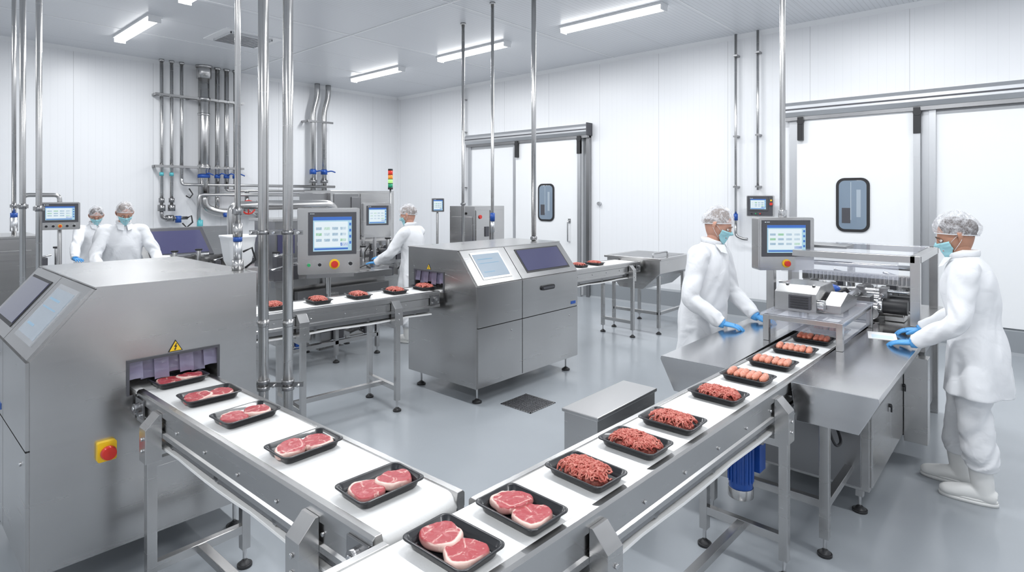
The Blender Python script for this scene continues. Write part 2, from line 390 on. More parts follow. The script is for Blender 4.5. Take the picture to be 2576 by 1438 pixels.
# ------------------------------------------------------------ tray sealing machines
def bool_sub(V,F,boxes):
    def mo(V,F,n):
        me=bpy.data.meshes.new(n); me.from_pydata([tuple(v) for v in V],[],F)
        bm=bmesh.new(); bm.from_mesh(me); bmesh.ops.recalc_face_normals(bm,faces=bm.faces); bm.to_mesh(me); bm.free()
        o=bpy.data.objects.new(n,me); sc.collection.objects.link(o); return o
    o=mo(V,F,'tmp_a'); cs=[]
    for bx in boxes:
        t=MB(); t.box(*bx,STEEL); c=mo(t.v,t.f,'tmp_b'); cs.append(c)
        m=o.modifiers.new('b','BOOLEAN'); m.object=c; m.operation='DIFFERENCE'; m.solver='EXACT'
    bpy.context.view_layer.update(); dg=bpy.context.evaluated_depsgraph_get()
    me=bpy.data.meshes.new_from_object(o.evaluated_get(dg))
    RV=[v.co.copy() for v in me.vertices]; RF=[tuple(p.vertices) for p in me.polygons]
    for x in cs+[o]: bpy.data.objects.remove(x)
    bpy.data.meshes.remove(me); return RV,RF
def warn(b,c,s,u,v,nrm):
    c=Vector(c);u=Vector(u);v=Vector(v);n=Vector(nrm)
    def poly(P,m,o0,o1):
        k=len(P); V=[c+u*p[0]*s+v*p[1]*s+n*o0 for p in P]+[c+u*p[0]*s+v*p[1]*s+n*o1 for p in P]
        b.add(V,[tuple(range(k))[::-1],tuple(range(k,2*k))]+[(i,(i+1)%k,k+(i+1)%k,k+i) for i in range(k)],m)
    poly([(-.5,-.43),(.5,-.43),(0,.43)],BLACK,0,.002)
    poly([(-.41,-.38),(.41,-.38),(0,.33)],YEL,.002,.003)
    poly([(.04,.17),(-.12,-.09),(-.01,-.07),(-.06,-.24),(-.12,-.2),(-.05,-.36),(.07,-.22),(0,-.23),(.12,.0),(.01,-.01),(.1,.15)],BLACK,.003,.004)
def sealer(name,loc,rz,L,D,H,zb,zs,ds,split,op,endpos,stop=False):
    b=MB()
    prof=[(0,zb),(D,zb),(D,H),(ds,H),(0,zs)]
    t=MB(); t.prism(prof,'x',0,L,STEEL)
    y0,y1,z0,z1=op
    e=(L-.42,L+.1) if endpos else (-.1,.42)
    V,F=bool_sub(t.v,t.f,[(e[0],e[1],y0,y1,z0,z1)])
    b.add(V,F,STEEL)
    xe=L if endpos else 0; sg=1 if endpos else -1
    b.box(min(xe,xe-sg*.42),max(xe,xe-sg*.42),y0+.03,y1-.03,z0,z0+.014,BELT)
    fr=.012
    for q in ((y0-fr,y1+fr,z1,z1+fr),(y0-fr,y0,z0,z1),(y1,y1+fr,z0,z1)):
        b.box(min(xe,xe+sg*.006),max(xe,xe+sg*.006),*q,DGREY)
    n=7; wv=(y1-y0)/n
    for i in range(n):
        ya=y0+i*wv; xo=xe-sg*(.02+.012*(i%2)); zt=z1; zl=z1-(z1-z0)*(.55+.06*((i*37)%3))
        P=[(xo,ya-.004,zt),(xo-sg*.01,ya+wv*.5,zt),(xo,ya+wv+.004,zt)]
        V=P+[(p[0]+sg*.015,p[1],zl) for p in P]; V+= [(p[0]-sg*.002,p[1],p[2]) for p in V]
        b.add(V,[(0,1,4,3),(1,2,5,4),(6,9,10,7),(7,10,11,8),(3,4,10,9),(4,5,11,10),(0,3,9,6),(2,8,11,5)],CURT,True)
    zm=(zs+zb)/2+.08
    g=.004; pts=[(0.012,split-g),(split+g,L-.012)]
    dy,dz=ds,H-zs; ln=math.hypot(dy,dz); ny,nz=-dz/ln,dy/ln
    def sl(t,o): return (dy*t+ny*o,zs+dz*t+nz*o)
    for (a,c) in pts:
        b.box(a,c,-.014,0,zb+.01,zm-g,STEEL); b.box(a,c,-.014,0,zm+g,zs-.004,STEEL)
        b.prism([sl(.0,0),sl(.97,0),sl(.97,.014),sl(.0,.014)],'x',a,c,STEEL)
    b.box(split-g,split+g,-.004,0,zb+.01,zs-.004,BLACK); b.box(.012,L-.012,-.004,0,zm-g,zm+g,BLACK); b.prism([sl(0,0),sl(.97,0),sl(.97,.004),sl(0,.004)],'x',split-g,split+g,BLACK)
    def slbox(a,c,t0,t1,o0,o1,m):
        b.prism([sl(t0,o0),sl(t1,o0),sl(t1,o1),sl(t0,o1)],'x',a,c,m)
    def scr(a,c):
        w=c-a; slbox(a+.17*w,c-.17*w,.12,.88,.014,.02,ALU); slbox(a+.2*w,c-.2*w,.18,.82,.02,.022,TINTL)
        slbox(a+.26*w,c-.4*w,.66,.69,.022,.0225,SCRGY); slbox(a+.26*w,c-.3*w,.55,.57,.022,.0225,SCRGY); slbox(a+.26*w,c-.5*w,.3,.33,.022,.0225,SCRGY)
    def win(a,c):
        w=c-a; slbox(a+.12*w,c-.1*w,.14,.86,.014,.018,BLACK); slbox(a+.14*w,c-.12*w,.19,.82,.018,.021,TINT)
    if endpos: scr(split+.01,L-.012); win(.012,split-.01); ha=(.012,split)
    else: scr(.012,split-.01); win(split+.01,L-.012); ha=(split,L)
    hx=ha[0]+(ha[1]-ha[0])*.42; hz=zs-.11
    b.prism([(hx+q[0],hz+q[1]) for q in rrect(.2,.045,.02,5)],'y',-.03,-.014,BLACK,True)
    b.prism([(hx+q[0],hz+q[1]) for q in rrect(.17,.02,.009,4)],'y',-.036,-.03,DGREY,True)
    b.box(ha[1]-.13,ha[1]-.05,-.017,-.014,zm+.03,zm+.06,BLUE)
    for x in (L*.9,L*.3): b.cyl((x,-.02,zm-.08),(x,-.014,zm-.08),.010,STEELP,10)
    b.box(-.006,L+.006,ds-.01,D+.004,H,H+.008,STEEL)
    for x in (.09,L-.09):
        for y in (.08,D-.08): foot(b,x,y,zb+.01,.042)
    wy=y0+(y1-y0)*.5
    warn(b,(xe+sg*.001,wy,z1+.045),.066 if endpos else .06,(0,1,0),(0,0,1),(sg,0,0))
    if stop:
        y,z=.27,.645
        b.prism([(y+q[0],z+q[1]) for q in rrect(.075,.088,.010,4)],'x',xe,xe+sg*.025,YEL)
        b.cyl((xe+sg*.025,y,z),(xe+sg*.045,y,z),.018,RED,20); b.cyl((xe+sg*.045,y,z),(xe+sg*.065,y,z),.032,RED,24,.028)
    return b.build(name,loc,rz,.002)
sealer('tray_sealing_machine',(.478,4.37,0),-pi/2,1.21,.963,1.385,.18,1.10,.238,.62,(.363,.757,.868,1.022),True,True)
sealer('tray_sealing_machine',(3.51,3.55,0),0,1.48,.92,1.32,.15,1.03,.24,.59,(.42,.82,.936,1.11),False)

# ------------------------------------------------------------ trays and meat
TL,TW,TH=.236,.166,.032
def tray(b):
    n=5
    def R_(l,w,r,z): return [(p[0],p[1],z) for p in rrect(l,w,r,n)]
    rr=[R_(TL-.05,TW-.05,.018,0),R_(TL-.04,TW-.04,.020,.003),R_(TL-.016,TW-.016,.022,TH-.002),R_(TL,TW,.024,TH-.003),R_(TL,TW,.024,TH),R_(TL-.006,TW-.006,.023,TH+.0015),R_(TL-.018,TW-.018,.022,TH),R_(TL-.034,TW-.034,.020,.007),R_(TL-.044,TW-.044,.018,.004)]
    k=len(rr[0]); V=[p for r in rr for p in r]; F=[]
    for i in range(len(rr)-1):
        for j in range(k): F.append((i*k+j,i*k+(j+1)%k,(i+1)*k+(j+1)%k,(i+1)*k+j))
    F.append(tuple(range(k))); F.append(tuple((len(rr)-1)*k+j for j in range(k)))
    b.add(V,F,BLK,True)
def steak(b,cx,cy,rx,ry,h,rot,seed,z0=.005,tilt=0):
    rr=random.Random(seed); ph=rr.uniform(0,6.28); n=72
    V=[];fat=[];F=[]
    def outline(a):
        o=1+.07*math.sin(2*a+ph)+.05*math.sin(3*a+ph*2)+.03*math.sin(5*a+ph)
        o-=.16*math.exp(-((((a-ph-1.2+pi)%(2*pi))-pi)/.45)**2)
        return o
    rings=[(t/16,h) for t in range(13)]+[(.80,h*1.01),(.84,h*1.02),(.88,h*1.03),(.92,h*1.02),(.96,h*.95),(1.0,h*.72),(1.01,h*.4),(.97,h*.1),(.9,0)]
    NT=len(rings)-4
    T=Matrix.Translation((cx,cy,z0))@Matrix.Rotation(rot,4,'Z')@Matrix.Rotation(tilt,4,'X')
    for i,(r,z) in enumerate(rings):
        for k in range(n):
            a=2*pi*k/n; o=outline(a)
            x=rx*r*o*math.cos(a); y=ry*r*o*math.sin(a)
            zz=z+(.003*noise.noise(Vector((x*35,y*35,seed*3.1)))+.0014*noise.noise(Vector((x*110,y*110,seed)))) if i<NT else z
            V.append(T@Vector((x,y,zz)))
            side=.5+.5*math.cos(a-ph)
            th=.985-.19*side**2-.04*noise.noise(Vector((math.cos(a)*3,math.sin(a)*3,seed)))
            f=max(0,min(1,(r-th)/.04))
            sd=abs((x/rx)*.8+.25*math.sin(3*y/ry+ph)-.28)
            f=max(f,max(0,1-sd/.05)*.7 if .15<r<.95 else 0)
            if i>=NT: f=.2+.75*side**1.2
            fat.append(f)
    for i in range(len(rings)-1):
        for k in range(n): F.append((i*n+k,i*n+(k+1)%n,(i+1)*n+(k+1)%n,(i+1)*n+k))
    F.append(tuple((len(rings)-1)*n+k for k in range(n)))
    b.add(V,F,STEAK,True,fat)
def steak_tray(seed):
    b=MB(); tray(b)
    steak(b,-.048,.004,.054,.062,.021,.3+.2*(seed%3),seed,.006)
    steak(b,.048,-.006,.055,.060,.022,2.2+.4*(seed%2),seed+11,.009,.06)
    return b.mesh('steak_tray')
def mince_tray(seed):
    rr=random.Random(seed); b=MB(); tray(b)
    A,B,C=.097,.063,.036
    def dome(x,y):
        q=1-(abs(x)/A)**3.2-(abs(y)/B)**3.2
        return .012+C*max(0,q)**.42+.005*noise.noise(Vector((x*30,y*30,seed)))
    b.ell((0,0,.012),(A*.88,B*.86,C*.74),MINCE,24,12)
    for i in range(260):
        a=rr.uniform(0,6.28); r=rr.random()**.5; x=A*.91*r*math.cos(a); y=B*.90*r*math.sin(a)
        d=rr.uniform(0,6.28) if rr.random()<.4 else rr.gauss(.5,.4)+pi*rr.randint(0,1); cu=rr.uniform(-1,1)*.55; P=[]; lift=rr.uniform(-.003,.003)
        for j in range(8):
            P.append((x,y,max(.018,lift+dome(x,y)+.0018*math.sin(j*1.3+i)-(.004 if j in (0,7) else 0)+rr.uniform(-.0005,.0025))))
            x+=.006*math.cos(d); y+=.006*math.sin(d); d+=cu
            x=max(-.094,min(.094,x)); y=max(-.060,min(.060,y))
            if (x/A)**2+(y/B)**2>1.0: d+=1.2
        Q=[P[0]]
        for p in P[1:]:
            if (Vector(p)-Vector(Q[-1])).length>.0015: Q.append(p)
        if len(Q)>2: b.tube(Q,rr.uniform(.0023,.0032),MINCE,6)
    return b.mesh('mince_tray')
def saus_tray(seed,m,nn):
    rr=random.Random(seed); b=MB(); tray(b)
    for i in range(nn):
        x=-.078+i*.156/(nn-1); L_=.060; bend=rr.uniform(-.006,.006); rt=.30+rr.uniform(-.10,.10); P=[];Q=[]
        for j in range(13):
            t=-1+2*j/12; yy=L_*t; xx=bend*(1-t*t)
            P.append((x+xx*math.cos(rt)-yy*math.sin(rt)*.5,yy*.95+.0,.031+.003*(i%2)))
            Q.append(.0172*math.sqrt(max(.02,1-abs(t)**5)))
        b.tube(P,Q,m,14)
        for e in (0,-1):
            p=P[e]; s=-1 if e==0 else 1; b.cyl(p,(p[0],p[1]+s*.006,p[2]+.002),.003,m,6)
    return b.mesh('sausage_tray')
ST=[steak_tray(s) for s in (3,8,14,21)]; MT=[mince_tray(s) for s in (1,2,5)]
SA=[saus_tray(1,SAUS,6),saus_tray(4,SAUS,6)]; SD=saus_tray(9,SAUSD,6)
zr=.8805
h2=pi/2-.03
place(ST[0],'steak_tray',(1.023,1.119,zr),h2+.04); place(ST[1],'steak_tray',(1.27,1.10,zr),h2)
for i,(x,y) in enumerate(((1.584,1.093),(1.891,1.085),(2.175,1.080),(2.607,1.070))): place(MT[i%3],'mince_tray',(x,y,zr),h2+pi*(i%2)+.04*(i%3-1))
for i,(x,y) in enumerate(((2.961,1.064),(3.30,1.055),(3.661,1.047))): place(SA[i%2],'sausage_tray',(x,y,zr),h2+pi*(i%2)+.03*(i%3-1))
place(SD,'sausage_tray',(4.017,1.037,zr),h2)
place(SD,'sausage_tray',(4.36,1.027,zr),h2)
for i,(x,y) in enumerate(((1.075,1.51),(1.065,1.956),(1.057,2.415),(1.05,2.77))): place(ST[i%4],'steak_tray',(x,y,.8865),.02+.05*((i*7)%3-1)+pi*(i%2))
place(ST[0],'steak_tray',(1.045,3.13,.8867),.05)
for i,x in enumerate((2.10,2.45,2.80,3.15,3.46)): place(MT[i%3],'mince_tray',(x,4.313-.099*(x-2.1)+.0,.9508),pi/2-.1+pi*(i%2))
for i,x in enumerate((5.22,5.5,5.8,6.12)): place(MT[i%3],'mince_tray',(x,4.138-.054*(x-5.22),.9508),pi/2-.05)

# ------------------------------------------------------------ HMI panels
def hmi(name,loc,yaw,w,h,d=.12,buttons='full',post=None,sfrac=(.1,.9,.3,.93),extra=None,dark=False):
    b=MB()
    b.prism([(q[0],q[1]) for q in rrect(w,h,.015,3)],'y',0,d,STEEL)
    b.prism([(q[0],q[1]) for q in rrect(w-.02,h-.02,.012,3)],'y',-.004,0,DGREY if dark else STEEL)
    x0,x1=-w/2+w*sfrac[0],-w/2+w*sfrac[1]; z0,z1=-h/2+h*sfrac[2],-h/2+h*sfrac[3]
    b.box(x0,x1,-.012,-.004,z0,z1,DGREY)
    m=.10*(x1-x0); sx0,sx1,sz0,sz1=x0+m,x1-m,z0+m*.8,z1-m
    b.box(sx0,sx1,-.0135,-.012,sz0,sz1,SCR)
    W=sx1-sx0;Hh=sz1-sz0
    def r(a,c,e,f,mm): b.box(sx0+W*a,sx0+W*c,-.0142,-.0135,sz0+Hh*e,sz0+Hh*f,mm)
    r(.0,1,.90,1.0,SCRB); r(.03,.9,.12,.86,SCRW)
    for i in range(4):
        for j in range(3): r(.07+.21*i,.22+.21*i,.62-.17*j,.70-.17*j,SCRG if (i+j)%4==1 else SCRGY)
    r(.03,.9,.04,.09,SCRB); r(.70,.9,.14,.24,SCRB)
    for i in range(4): r(.935,.985,.2+.18*i,.28+.18*i,SCRB)
    b.box(x0+.02,x0+.03,-.013,-.012,z1-.018,z1-.012,SCRW); b.box(x0+.035,x0+.06,-.013,-.012,z1-.017,z1-.013,SCRW)
    zb=-h/2+h*sfrac[2]*.5
    def btn(x,mm,r_,ring=None):
        if ring: b.cyl((x,-.004,zb),(x,-.012,zb),r_*1.5,ring,20)
        b.cyl((x,-.01,zb),(x,-.035,zb),r_,mm,18)
    if buttons=='full':
        btn(-w*.33,GRN,.016,STEELP); btn(-w*.16,BLK,.016,STEELP); btn(w*.08,RED,.034,YEL); btn(w*.34,BLK,.018,STEELP)
    elif buttons=='row':
        for i,mm in enumerate((BLK,BLK,RED,BLK,BLK)): btn(-w*.34+i*w*.17,mm,.012,YEL if i==2 else STEELP)
    elif buttons=='one': btn(0,RED,.022,YEL)
    elif buttons=='small':
        for i,mm in enumerate((BLK,GRN,RED)): btn(-w*.3+i*w*.16,mm,.009)
        b.cyl((w*.42,-.004,.03),(w*.42,-.03,.03),.02,RED,14); b.cyl((w*.42,-.004,.08),(w*.42,-.03,.08),.012,YEL,14)
    if extra: extra(b)
    return b.build(name,loc,yaw,.003)
def ex1(b):
    b.box(-.05,.05,.12,.2,-.15,.1,STEEL); b.cyl((0,.16,-.15),(0,.16,-.62),.03,STEEL); b.box(-.22,.24,.0,.1,-.37,-.33,STEELD)
hmi('control_panel',(3.16,5.30,1.355),-.45,.60,.66,.16,'full',sfrac=(.16,.94,.29,.94),extra=ex1)
def ex2(b):
    b.cyl((0,.06,.2),(0,.06,CEIL-1.43),.022,GALV); b.cyl((0,.06,.21),(0,.06,.27),.034,STEELP); b.box(.06,.12,.03,.09,-.54,-.2,STEEL)
hmi('control_panel',(4.93,1.47,1.425),-.82,.45,.42,.12,'one',sfrac=(.06,.92,.26,.95),extra=ex2)
def ex3(b):
    b.cyl((-.0,.14,-1.6),(0,.14,.05),.02,STEEL); b.pipe([(0,.14,0),(0,.14,.22),(-.3,.14,.22),(-.3,.14,-1.6)],.022,GALV,.05)
hmi('control_panel',(1.40,7.62,1.60),-.15,.34,.29,.1,'row',sfrac=(.05,.95,.27,.95),extra=ex3)
def ex4(b): b.cyl((0,.14,-.75),(0,.14,.0),.025,STEEL); b.box(-.03,.03,.09,.16,-.05,.05,STEEL)
hmi('control_panel',(4.62,6.55,1.49),-.35,.37,.46,.12,'none',sfrac=(.1,.9,.35,.92),extra=ex4)
hmi('control_panel',(WX-.24,2.90,1.67),-pi/2+.15,.36,.30,.10,'small',sfrac=(.08,.8,.28,.92),extra=lambda b:b.box(-.1,.1,.1,.2,-.05,.05,STEEL),dark=True)
hmi('control_panel',(6.12,7.05,1.67),-.6,.2,.22,.06,'none',sfrac=(.05,.95,.05,.95),extra=lambda b:(b.cyl((0,.08,-1.67),(0,.08,.0),.02,STEEL),b.cyl((0,.08,-1.67),(0,.08,-1.65),.1,STEEL)),dark=True)

# ------------------------------------------------------------ ceiling drop pipes
def drop(name,x,y,z0,r,clamps=(),extra=None,top=CEIL):
    b=MB(); b.cyl((x,y,z0),(x,y,top),r,GALV,18); b.cyl((x,y,top-.03),(x,y,top),r*1.8,GALV,18)
    for z in clamps: b.cyl((x,y,z-.02),(x,y,z+.02),r*1.2,STEELD,18); b.box(x-r*1.7,x+r*1.7,y-.012,y+.012,z-.014,z+.014,STEELD)
    if extra: extra(b,x,y)
    return b.build(name)
b=MB()
for x,y in ((1.66,3.545),(1.765,3.44)):
    b.cyl((x,y,0),(x,y,CEIL),.031,GALV,20); b.cyl((x,y,0),(x,y,.02),.07,STEEL,20)
    for z in (1.58,.66,.62): b.cyl((x,y,z-.012),(x,y,z+.012),.038,STEELD,20)
    b.cyl((x,y,1.0),(x,y,1.04),.034,STEEL,20)
for z in (1.58,.64):
    b.bar((1.60,3.605,z),(1.83,3.375,z),.012,.03,STEELD)
    for q in ((1.615,3.59),(1.71,3.492),(1.815,3.39)): b.cyl((q[0]-.03,q[1]-.03,z),(q[0]+.02,q[1]+.02,z),.008,STEELP,6)
b.build('support_pole_pair')
def vfit(b,x,y):
    z=1.393; b.cyl((x,y,z),(x,y,z+.06),.03,STEEL); b.cyl((x,y,z+.06),(x,y,z+.16),.022,ALU); b.cyl((x,y,z+.16),(x,y,z+.185),.024,BLUE); b.cyl((x,y,z+.185),(x,y,z+.26),.025,STEEL)
    b.tube([(x+.03,y,z+.1),(x+.08,y,z+.12),(x+.1,y,z+.05),(x+.05,y+.02,z+.006)],.006,BLACK,8)
drop('drop_pipe',1.40,3.30,1.393,.016,(1.72,),vfit)
drop('drop_pipe',.818,5.09,0,.018,(1.72,)); drop('drop_pipe',.799,5.56,0,.019,(1.73,))
drop('drop_pipe',.897,6.65,1.47,.016,(1.72,),lambda b,x,y:(b.cyl((x,y,1.5),(x,y,1.62),.028,ALU),b.cyl((x,y,1.62),(x,y,1.66),.026,BLUE)))
drop('drop_pipe',5.60,5.92,0,.022,(1.7,))
drop('drop_pipe',5.25,5.02,0,.02,(),lambda b,x,y:(b.cyl((x,y,1.5),(x,y,1.6),.03,BLUE),b.cyl((x,y,1.36),(x,y,1.5),.026,ALU)))
drop('drop_pipe',4.80,3.98,1.33,.025,(1.36,))
b=MB()
for y in (2.98,3.30):
    xx=WX-.09
    b.cyl((xx,y,1.9 if y<3 else 1.35),(xx,y,CEIL),.019,GALV)
    for z in (2.7,3.9,1.95): b.box(xx-.03,WX,y-.03,y+.03,z-.012,z+.012,STEELD)
b.pipe([(xx,3.30,1.40),(xx,3.30,1.22),(xx-.02,3.18,1.18),(xx-.02,3.12,1.18)],.02,STEELD,.05); b.cyl((xx,3.3,1.45),(xx,3.3,1.55),.03,BLUE)
b.build('wall_conduit')
b=MB(); b.cyl((WX-.09,8.98+.2,1.7),(WX-.09,9.18,CEIL),.022,GALV)
for z in (2.0,3.2,3.9): b.box(WX-.12,WX,9.15,9.21,z-.012,z+.012,STEELD)
b.build('wall_conduit')

# ------------------------------------------------------------ back wall pipework
b=MB(); Y=WY-.18
def vp(x,r,z0,z1=CEIL): b.cyl((x,Y,z0),(x,Y,z1),r,GALV,18); b.cyl((x,Y,z1-.04),(x,Y,z1),r*1.5,GALV,18)
for x,r,z0 in ((3.53,.028,1.55),(3.69,.028,1.6),(3.853,.028,2.12),(4.47,.04,1.85),(4.637,.04,1.95),(4.80,.035,1.95)): vp(x,r,z0)
vp(4.231,.095,1.82); b.cyl((4.231,Y,3.98),(4.231,Y,CEIL),.125,GALV,24)
for z in (3.3,2.35): b.cyl((4.231,Y,z),(4.231,Y,z+.04),.105,STEEL,24)
for x in (6.42,6.68):
    b.pipe([(x+.1,Y,CEIL),(x+.1,Y,CEIL-.25),(x,Y,CEIL-.6),(x,Y,1.85)],.058,GALV,.12,16)
    b.cyl((x,Y,2.28),(x,Y,2.38),.07,BLUE); b.cyl((x,Y,2.1),(x,Y,2.16),.085,STEELD); b.pipe([(x,Y,2.33),(x+.12,Y-.1,2.36),(x+.2,Y-.12,2.33)],.014,BLUE,.03)
b.box(6.25,6.85,Y-.09,Y-.06,3.38,3.42,STEELD); b.box(6.25,6.3,Y-.08,WY,3.38,3.42,STEELD)
for z,x1 in ((3.60,4.95),(2.34,4.95)):
    b.box(3.42,x1,Y-.05,Y-.02,z-.02,z+.02,STEELD); b.box(3.42,x1,Y+.03,Y+.06,z-.02,z+.02,STEELD)
    for x in (3.45,4.0,4.9): b.box(x-.02,x+.02,Y-.04,WY,z-.02,z+.02,STEELD)
    for x,r in ((3.53,.03),(3.69,.03),(3.853,.03),(4.231,.1),(4.47,.045),(4.637,.045),(4.8,.04)): b.cyl((x,Y,z-.03),(x,Y,z+.03),r*1.15,STEEL,16)
for x in (3.53,3.69): b.cyl((x,Y,2.17),(x,Y,2.23),.034,CYAN); b.cyl((x,Y,1.55),(x,Y,1.66),.06,STEELD); b.cyl((x,Y,1.7),(x,Y,1.78),.045,STEELD)
for x in (4.231,4.47,4.637,4.80):
    b.cyl((x,Y,2.15),(x,Y,2.21),.105 if x<4.3 else .05,BLUE); b.pipe([(x,Y-.06,2.2),(x+.03,Y-.13,2.24),(x+.12,Y-.14,2.2)],.012,BLUE,.03)
b.pipe([(3.853,Y,2.15),(3.853,Y,2.02),(4.05,Y-.06,2.02),(6.9,Y-.06,2.02)],.028,GALV,.08)
b.pipe([(4.10,Y-.12,1.35),(4.10,Y-.12,1.84),(4.25,Y-.12,1.84),(7.0,Y-.12,1.84)],.033,GALV,.1)
b.pipe([(4.231,Y,1.9),(4.231,Y,1.6),(4.5,Y,1.5),(5.4,Y,1.5)],.08,GALV,.18,16)
b.pipe([(4.637,Y,2.0),(4.637,Y,1.92),(4.9,Y-.02,1.92),(7.1,Y-.02,1.92)],.025,GALV,.06)
b.pipe([(4.47,Y,1.9),(4.47,Y,1.6)],.04,GALV)
b.pipe([(5.0,Y-.05,1.9),(5.0,Y-.05,1.55),(5.2,Y-.05,1.40)],.04,GALV,.08)
b.pipe([(3.53,Y,1.58),(3.53,Y,1.42),(3.68,Y,1.42),(3.95,Y,1.42)],.03,STEELD,.08); b.cyl((3.60,Y,1.42),(3.72,Y,1.42),.06,STEELD); b.cyl((3.8,Y,1.34),(3.8,Y,1.46),.05,BLUE)
b.tube([(3.95,Y,1.42),(4.0,Y-.05,1.46),(4.02,Y-.05,1.34),(3.92,Y-.05,1.25),(3.85,Y-.05,1.33)],.014,BLACK,8)
b.tube([(3.98,Y,1.95),(4.02,Y-.06,1.85),(3.97,Y-.06,1.78),(3.93,Y,1.82)],.012,BLACK,8)
b.cyl((4.12,Y-.12,1.2),(4.12,Y-.12,1.38),.05,CYAN)
b.cyl((4.95,Y-.16,1.55),(4.95,Y-.02,1.55),.03,STEELD)
for i in range(12):
    a=2*pi*i/12;a2=2*pi*(i+1)/12; b.cyl((4.98+.13*math.cos(a),Y-.16,1.60+.13*math.sin(a)),(4.98+.13*math.cos(a2),Y-.16,1.60+.13*math.sin(a2)),.016,RED,8)
for a in (0,pi/2): b.cyl((4.98-.12*math.cos(a),Y-.16,1.60-.12*math.sin(a)),(4.98+.12*math.cos(a),Y-.16,1.60+.12*math.sin(a)),.012,RED,8)
b.cyl((4.6,Y-.08,1.42),(4.6,Y-.08,1.5),.05,BLUE)
b.build('wall_pipework')

def machine_detail(b,x0,x1,y,z,seed,front=-1):
    rr=random.Random(seed); x=x0
    while x<x1:
        w=rr.uniform(.08,.2); k=rr.randint(0,4); h=rr.uniform(.06,.2)
        if k==0: b.box(x,x+w,y,y+.12,z,z+h,STEELD)
        elif k==1: b.cyl((x+w/2,y-.0,z+.05),(x+w/2,y+.2,z+.05),.045,STEELP); b.box(x,x+w,y,y+.05,z,z+.04,STEEL)
        elif k==2: b.box(x,x+w*.7,y,y+.1,z,z+h,BLUE if rr.random()<.15 else DGREY); b.cyl((x,y+.05,z+h),(x+w,y+.05,z+h+.03),.012,STEELP)
        elif k==3: b.cyl((x+w/2,y+.1,z),(x+w/2,y+.1,z+h+.05),.03,STEEL); b.cyl((x+w/2,y+.1,z+h+.05),(x+w/2,y+.1,z+h+.07),.045,BLACK)
        else: b.box(x,x+w,y,y+.15,z,z+h*.6,STEEL); b.tube([(x,y,z+h*.5),(x+w/2,y-.04,z+h),(x+w,y,z+h*.3)],.01,BLACK,6)
        x+=w+.02
# ------------------------------------------------------------ right packing workstation
b=MB()
for s in (0,1):
    if s==0: pr=[(.895,.885),(.52,.885),(.515,.865),(.60,.70),(.87,.70)]; x0,x1=3.07,4.93
    else: pr=[(1.225,.885),(1.60,.885),(1.605,.865),(1.52,.70),(1.25,.70)]; x0,x1=3.08,4.93
    b.prism(pr,'x',x0,x1,STEELP)
b.box(3.75,5.38,.68,1.44,.15,.675,STEEL)
for x0,x1 in ((3.77,4.33),(4.34,4.85),(4.86,5.36)):
    b.box(x0,x1,.668,.68,.17,.67,STEEL); b.cyl((x1-.05,.655,.5),(x1-.05,.668,.5),.012,BLK,12); b.box(x1-.054,x1-.046,.652,.662,.46,.505,BLK)
b.box(3.738,3.75,.72,1.40,.17,.66,STEELD)
b.box(4.80,4.92,.53,.665,.12,.70,STEEL)
for x,y in ((3.23,.78),(3.23,1.36)): b.box(x-.022,x+.022,y-.022,y+.022,.09,.72,STEEL); foot(b,x,y,.12)
b.box(3.21,3.25,.78,1.36,.24,.28,STEEL); b.box(3.23,3.76,.76,.80,.24,.28,STEEL); b.box(3.23,3.76,1.34,1.38,.24,.28,STEEL)
for x,y in ((3.82,.74),(5.3,.74),(3.82,1.38),(5.3,1.38)): b.box(x-.02,x+.02,y-.02,y+.02,.09,.16,STEEL); foot(b,x,y,.12,.04)
for x in (4.2,4.8): b.box(x-.022,x+.022,1.46,1.50,.09,.72,STEEL); foot(b,x,1.48,.12)
b.tube(fillet([(3.5,.85,.62),(3.52,.80,.44),(3.68,.80,.42),(3.74,.85,.5)],.08),.008,BLACK,8)
b.build('packing_workstation',bevel=.002)
b=MB()
X0,X1,Y0,Y1,Z0,Z1=3.88,4.72,.855,1.275,.886,1.05
for x in (X0,X1):
    for y in (Y0,Y1): b.box(x-.018,x+.018,y-.018,y+.018,Z0,Z1,STEEL)
for y in (Y0,Y1): b.box(X0,X1,y-.015,y+.015,Z1-.03,Z1,STEEL); b.box(X0+.02,X1-.02,y-.003,y+.003,Z0+.02,Z1-.03,ACR)
for x in (X0,X1): b.box(x-.015,x+.015,Y0,Y1,Z1-.03,Z1,STEEL)
b.box(X0-.03,X1+.03,Y0-.03,Y1+.03,Z1,Z1+.012,ACR); b.box(X0+.03,X0+.035,Y0+.02,Y1-.02,Z1-.09,Z1-.03,ACR)
z=Z1+.012
b.prism([(4.02,z),(4.52,z),(4.52,z+.07),(4.40,z+.16),(4.12,z+.16),(4.02,z+.12)],'y',1.02,1.27,STEEL)
b.box(4.0,4.02,1.05,1.18,z+.02,z+.11,DGREY)
for i in range(5): b.box(3.995,4.0,1.06,1.17,z+.03+.016*i,z+.036+.016*i,BLACK)
for q in ((4.12,1.06),(4.12,1.22),(4.38,1.06)): b.cyl((q[0],q[1],z+.16),(q[0],q[1],z+.168),.012,STEELP,8)
b.prism([(4.1,z),(4.55,z),(4.55,z+.05),(4.3,z+.11),(4.1,z+.05)],'y',.90,1.0,STEEL)
b.cyl((4.06,.98,z+.05),(4.06,1.02,z+.05),.035,STEELP); b.cyl((4.3,.94,z+.05),(4.75,.94,z+.07),.02,STEELP)
b.ell((4.60,1.08,z+.09),(.05,.07,.03),BLUE); b.tube([(4.6,1.05,z+.05),(4.7,1.0,z+.08),(4.85,1.0,z+.02)],.012,BLACK,8)
b.build('checkweigher',bevel=.002)
b=MB(); X0,X1,Y0,Y1=4.98,6.0,.62,1.62
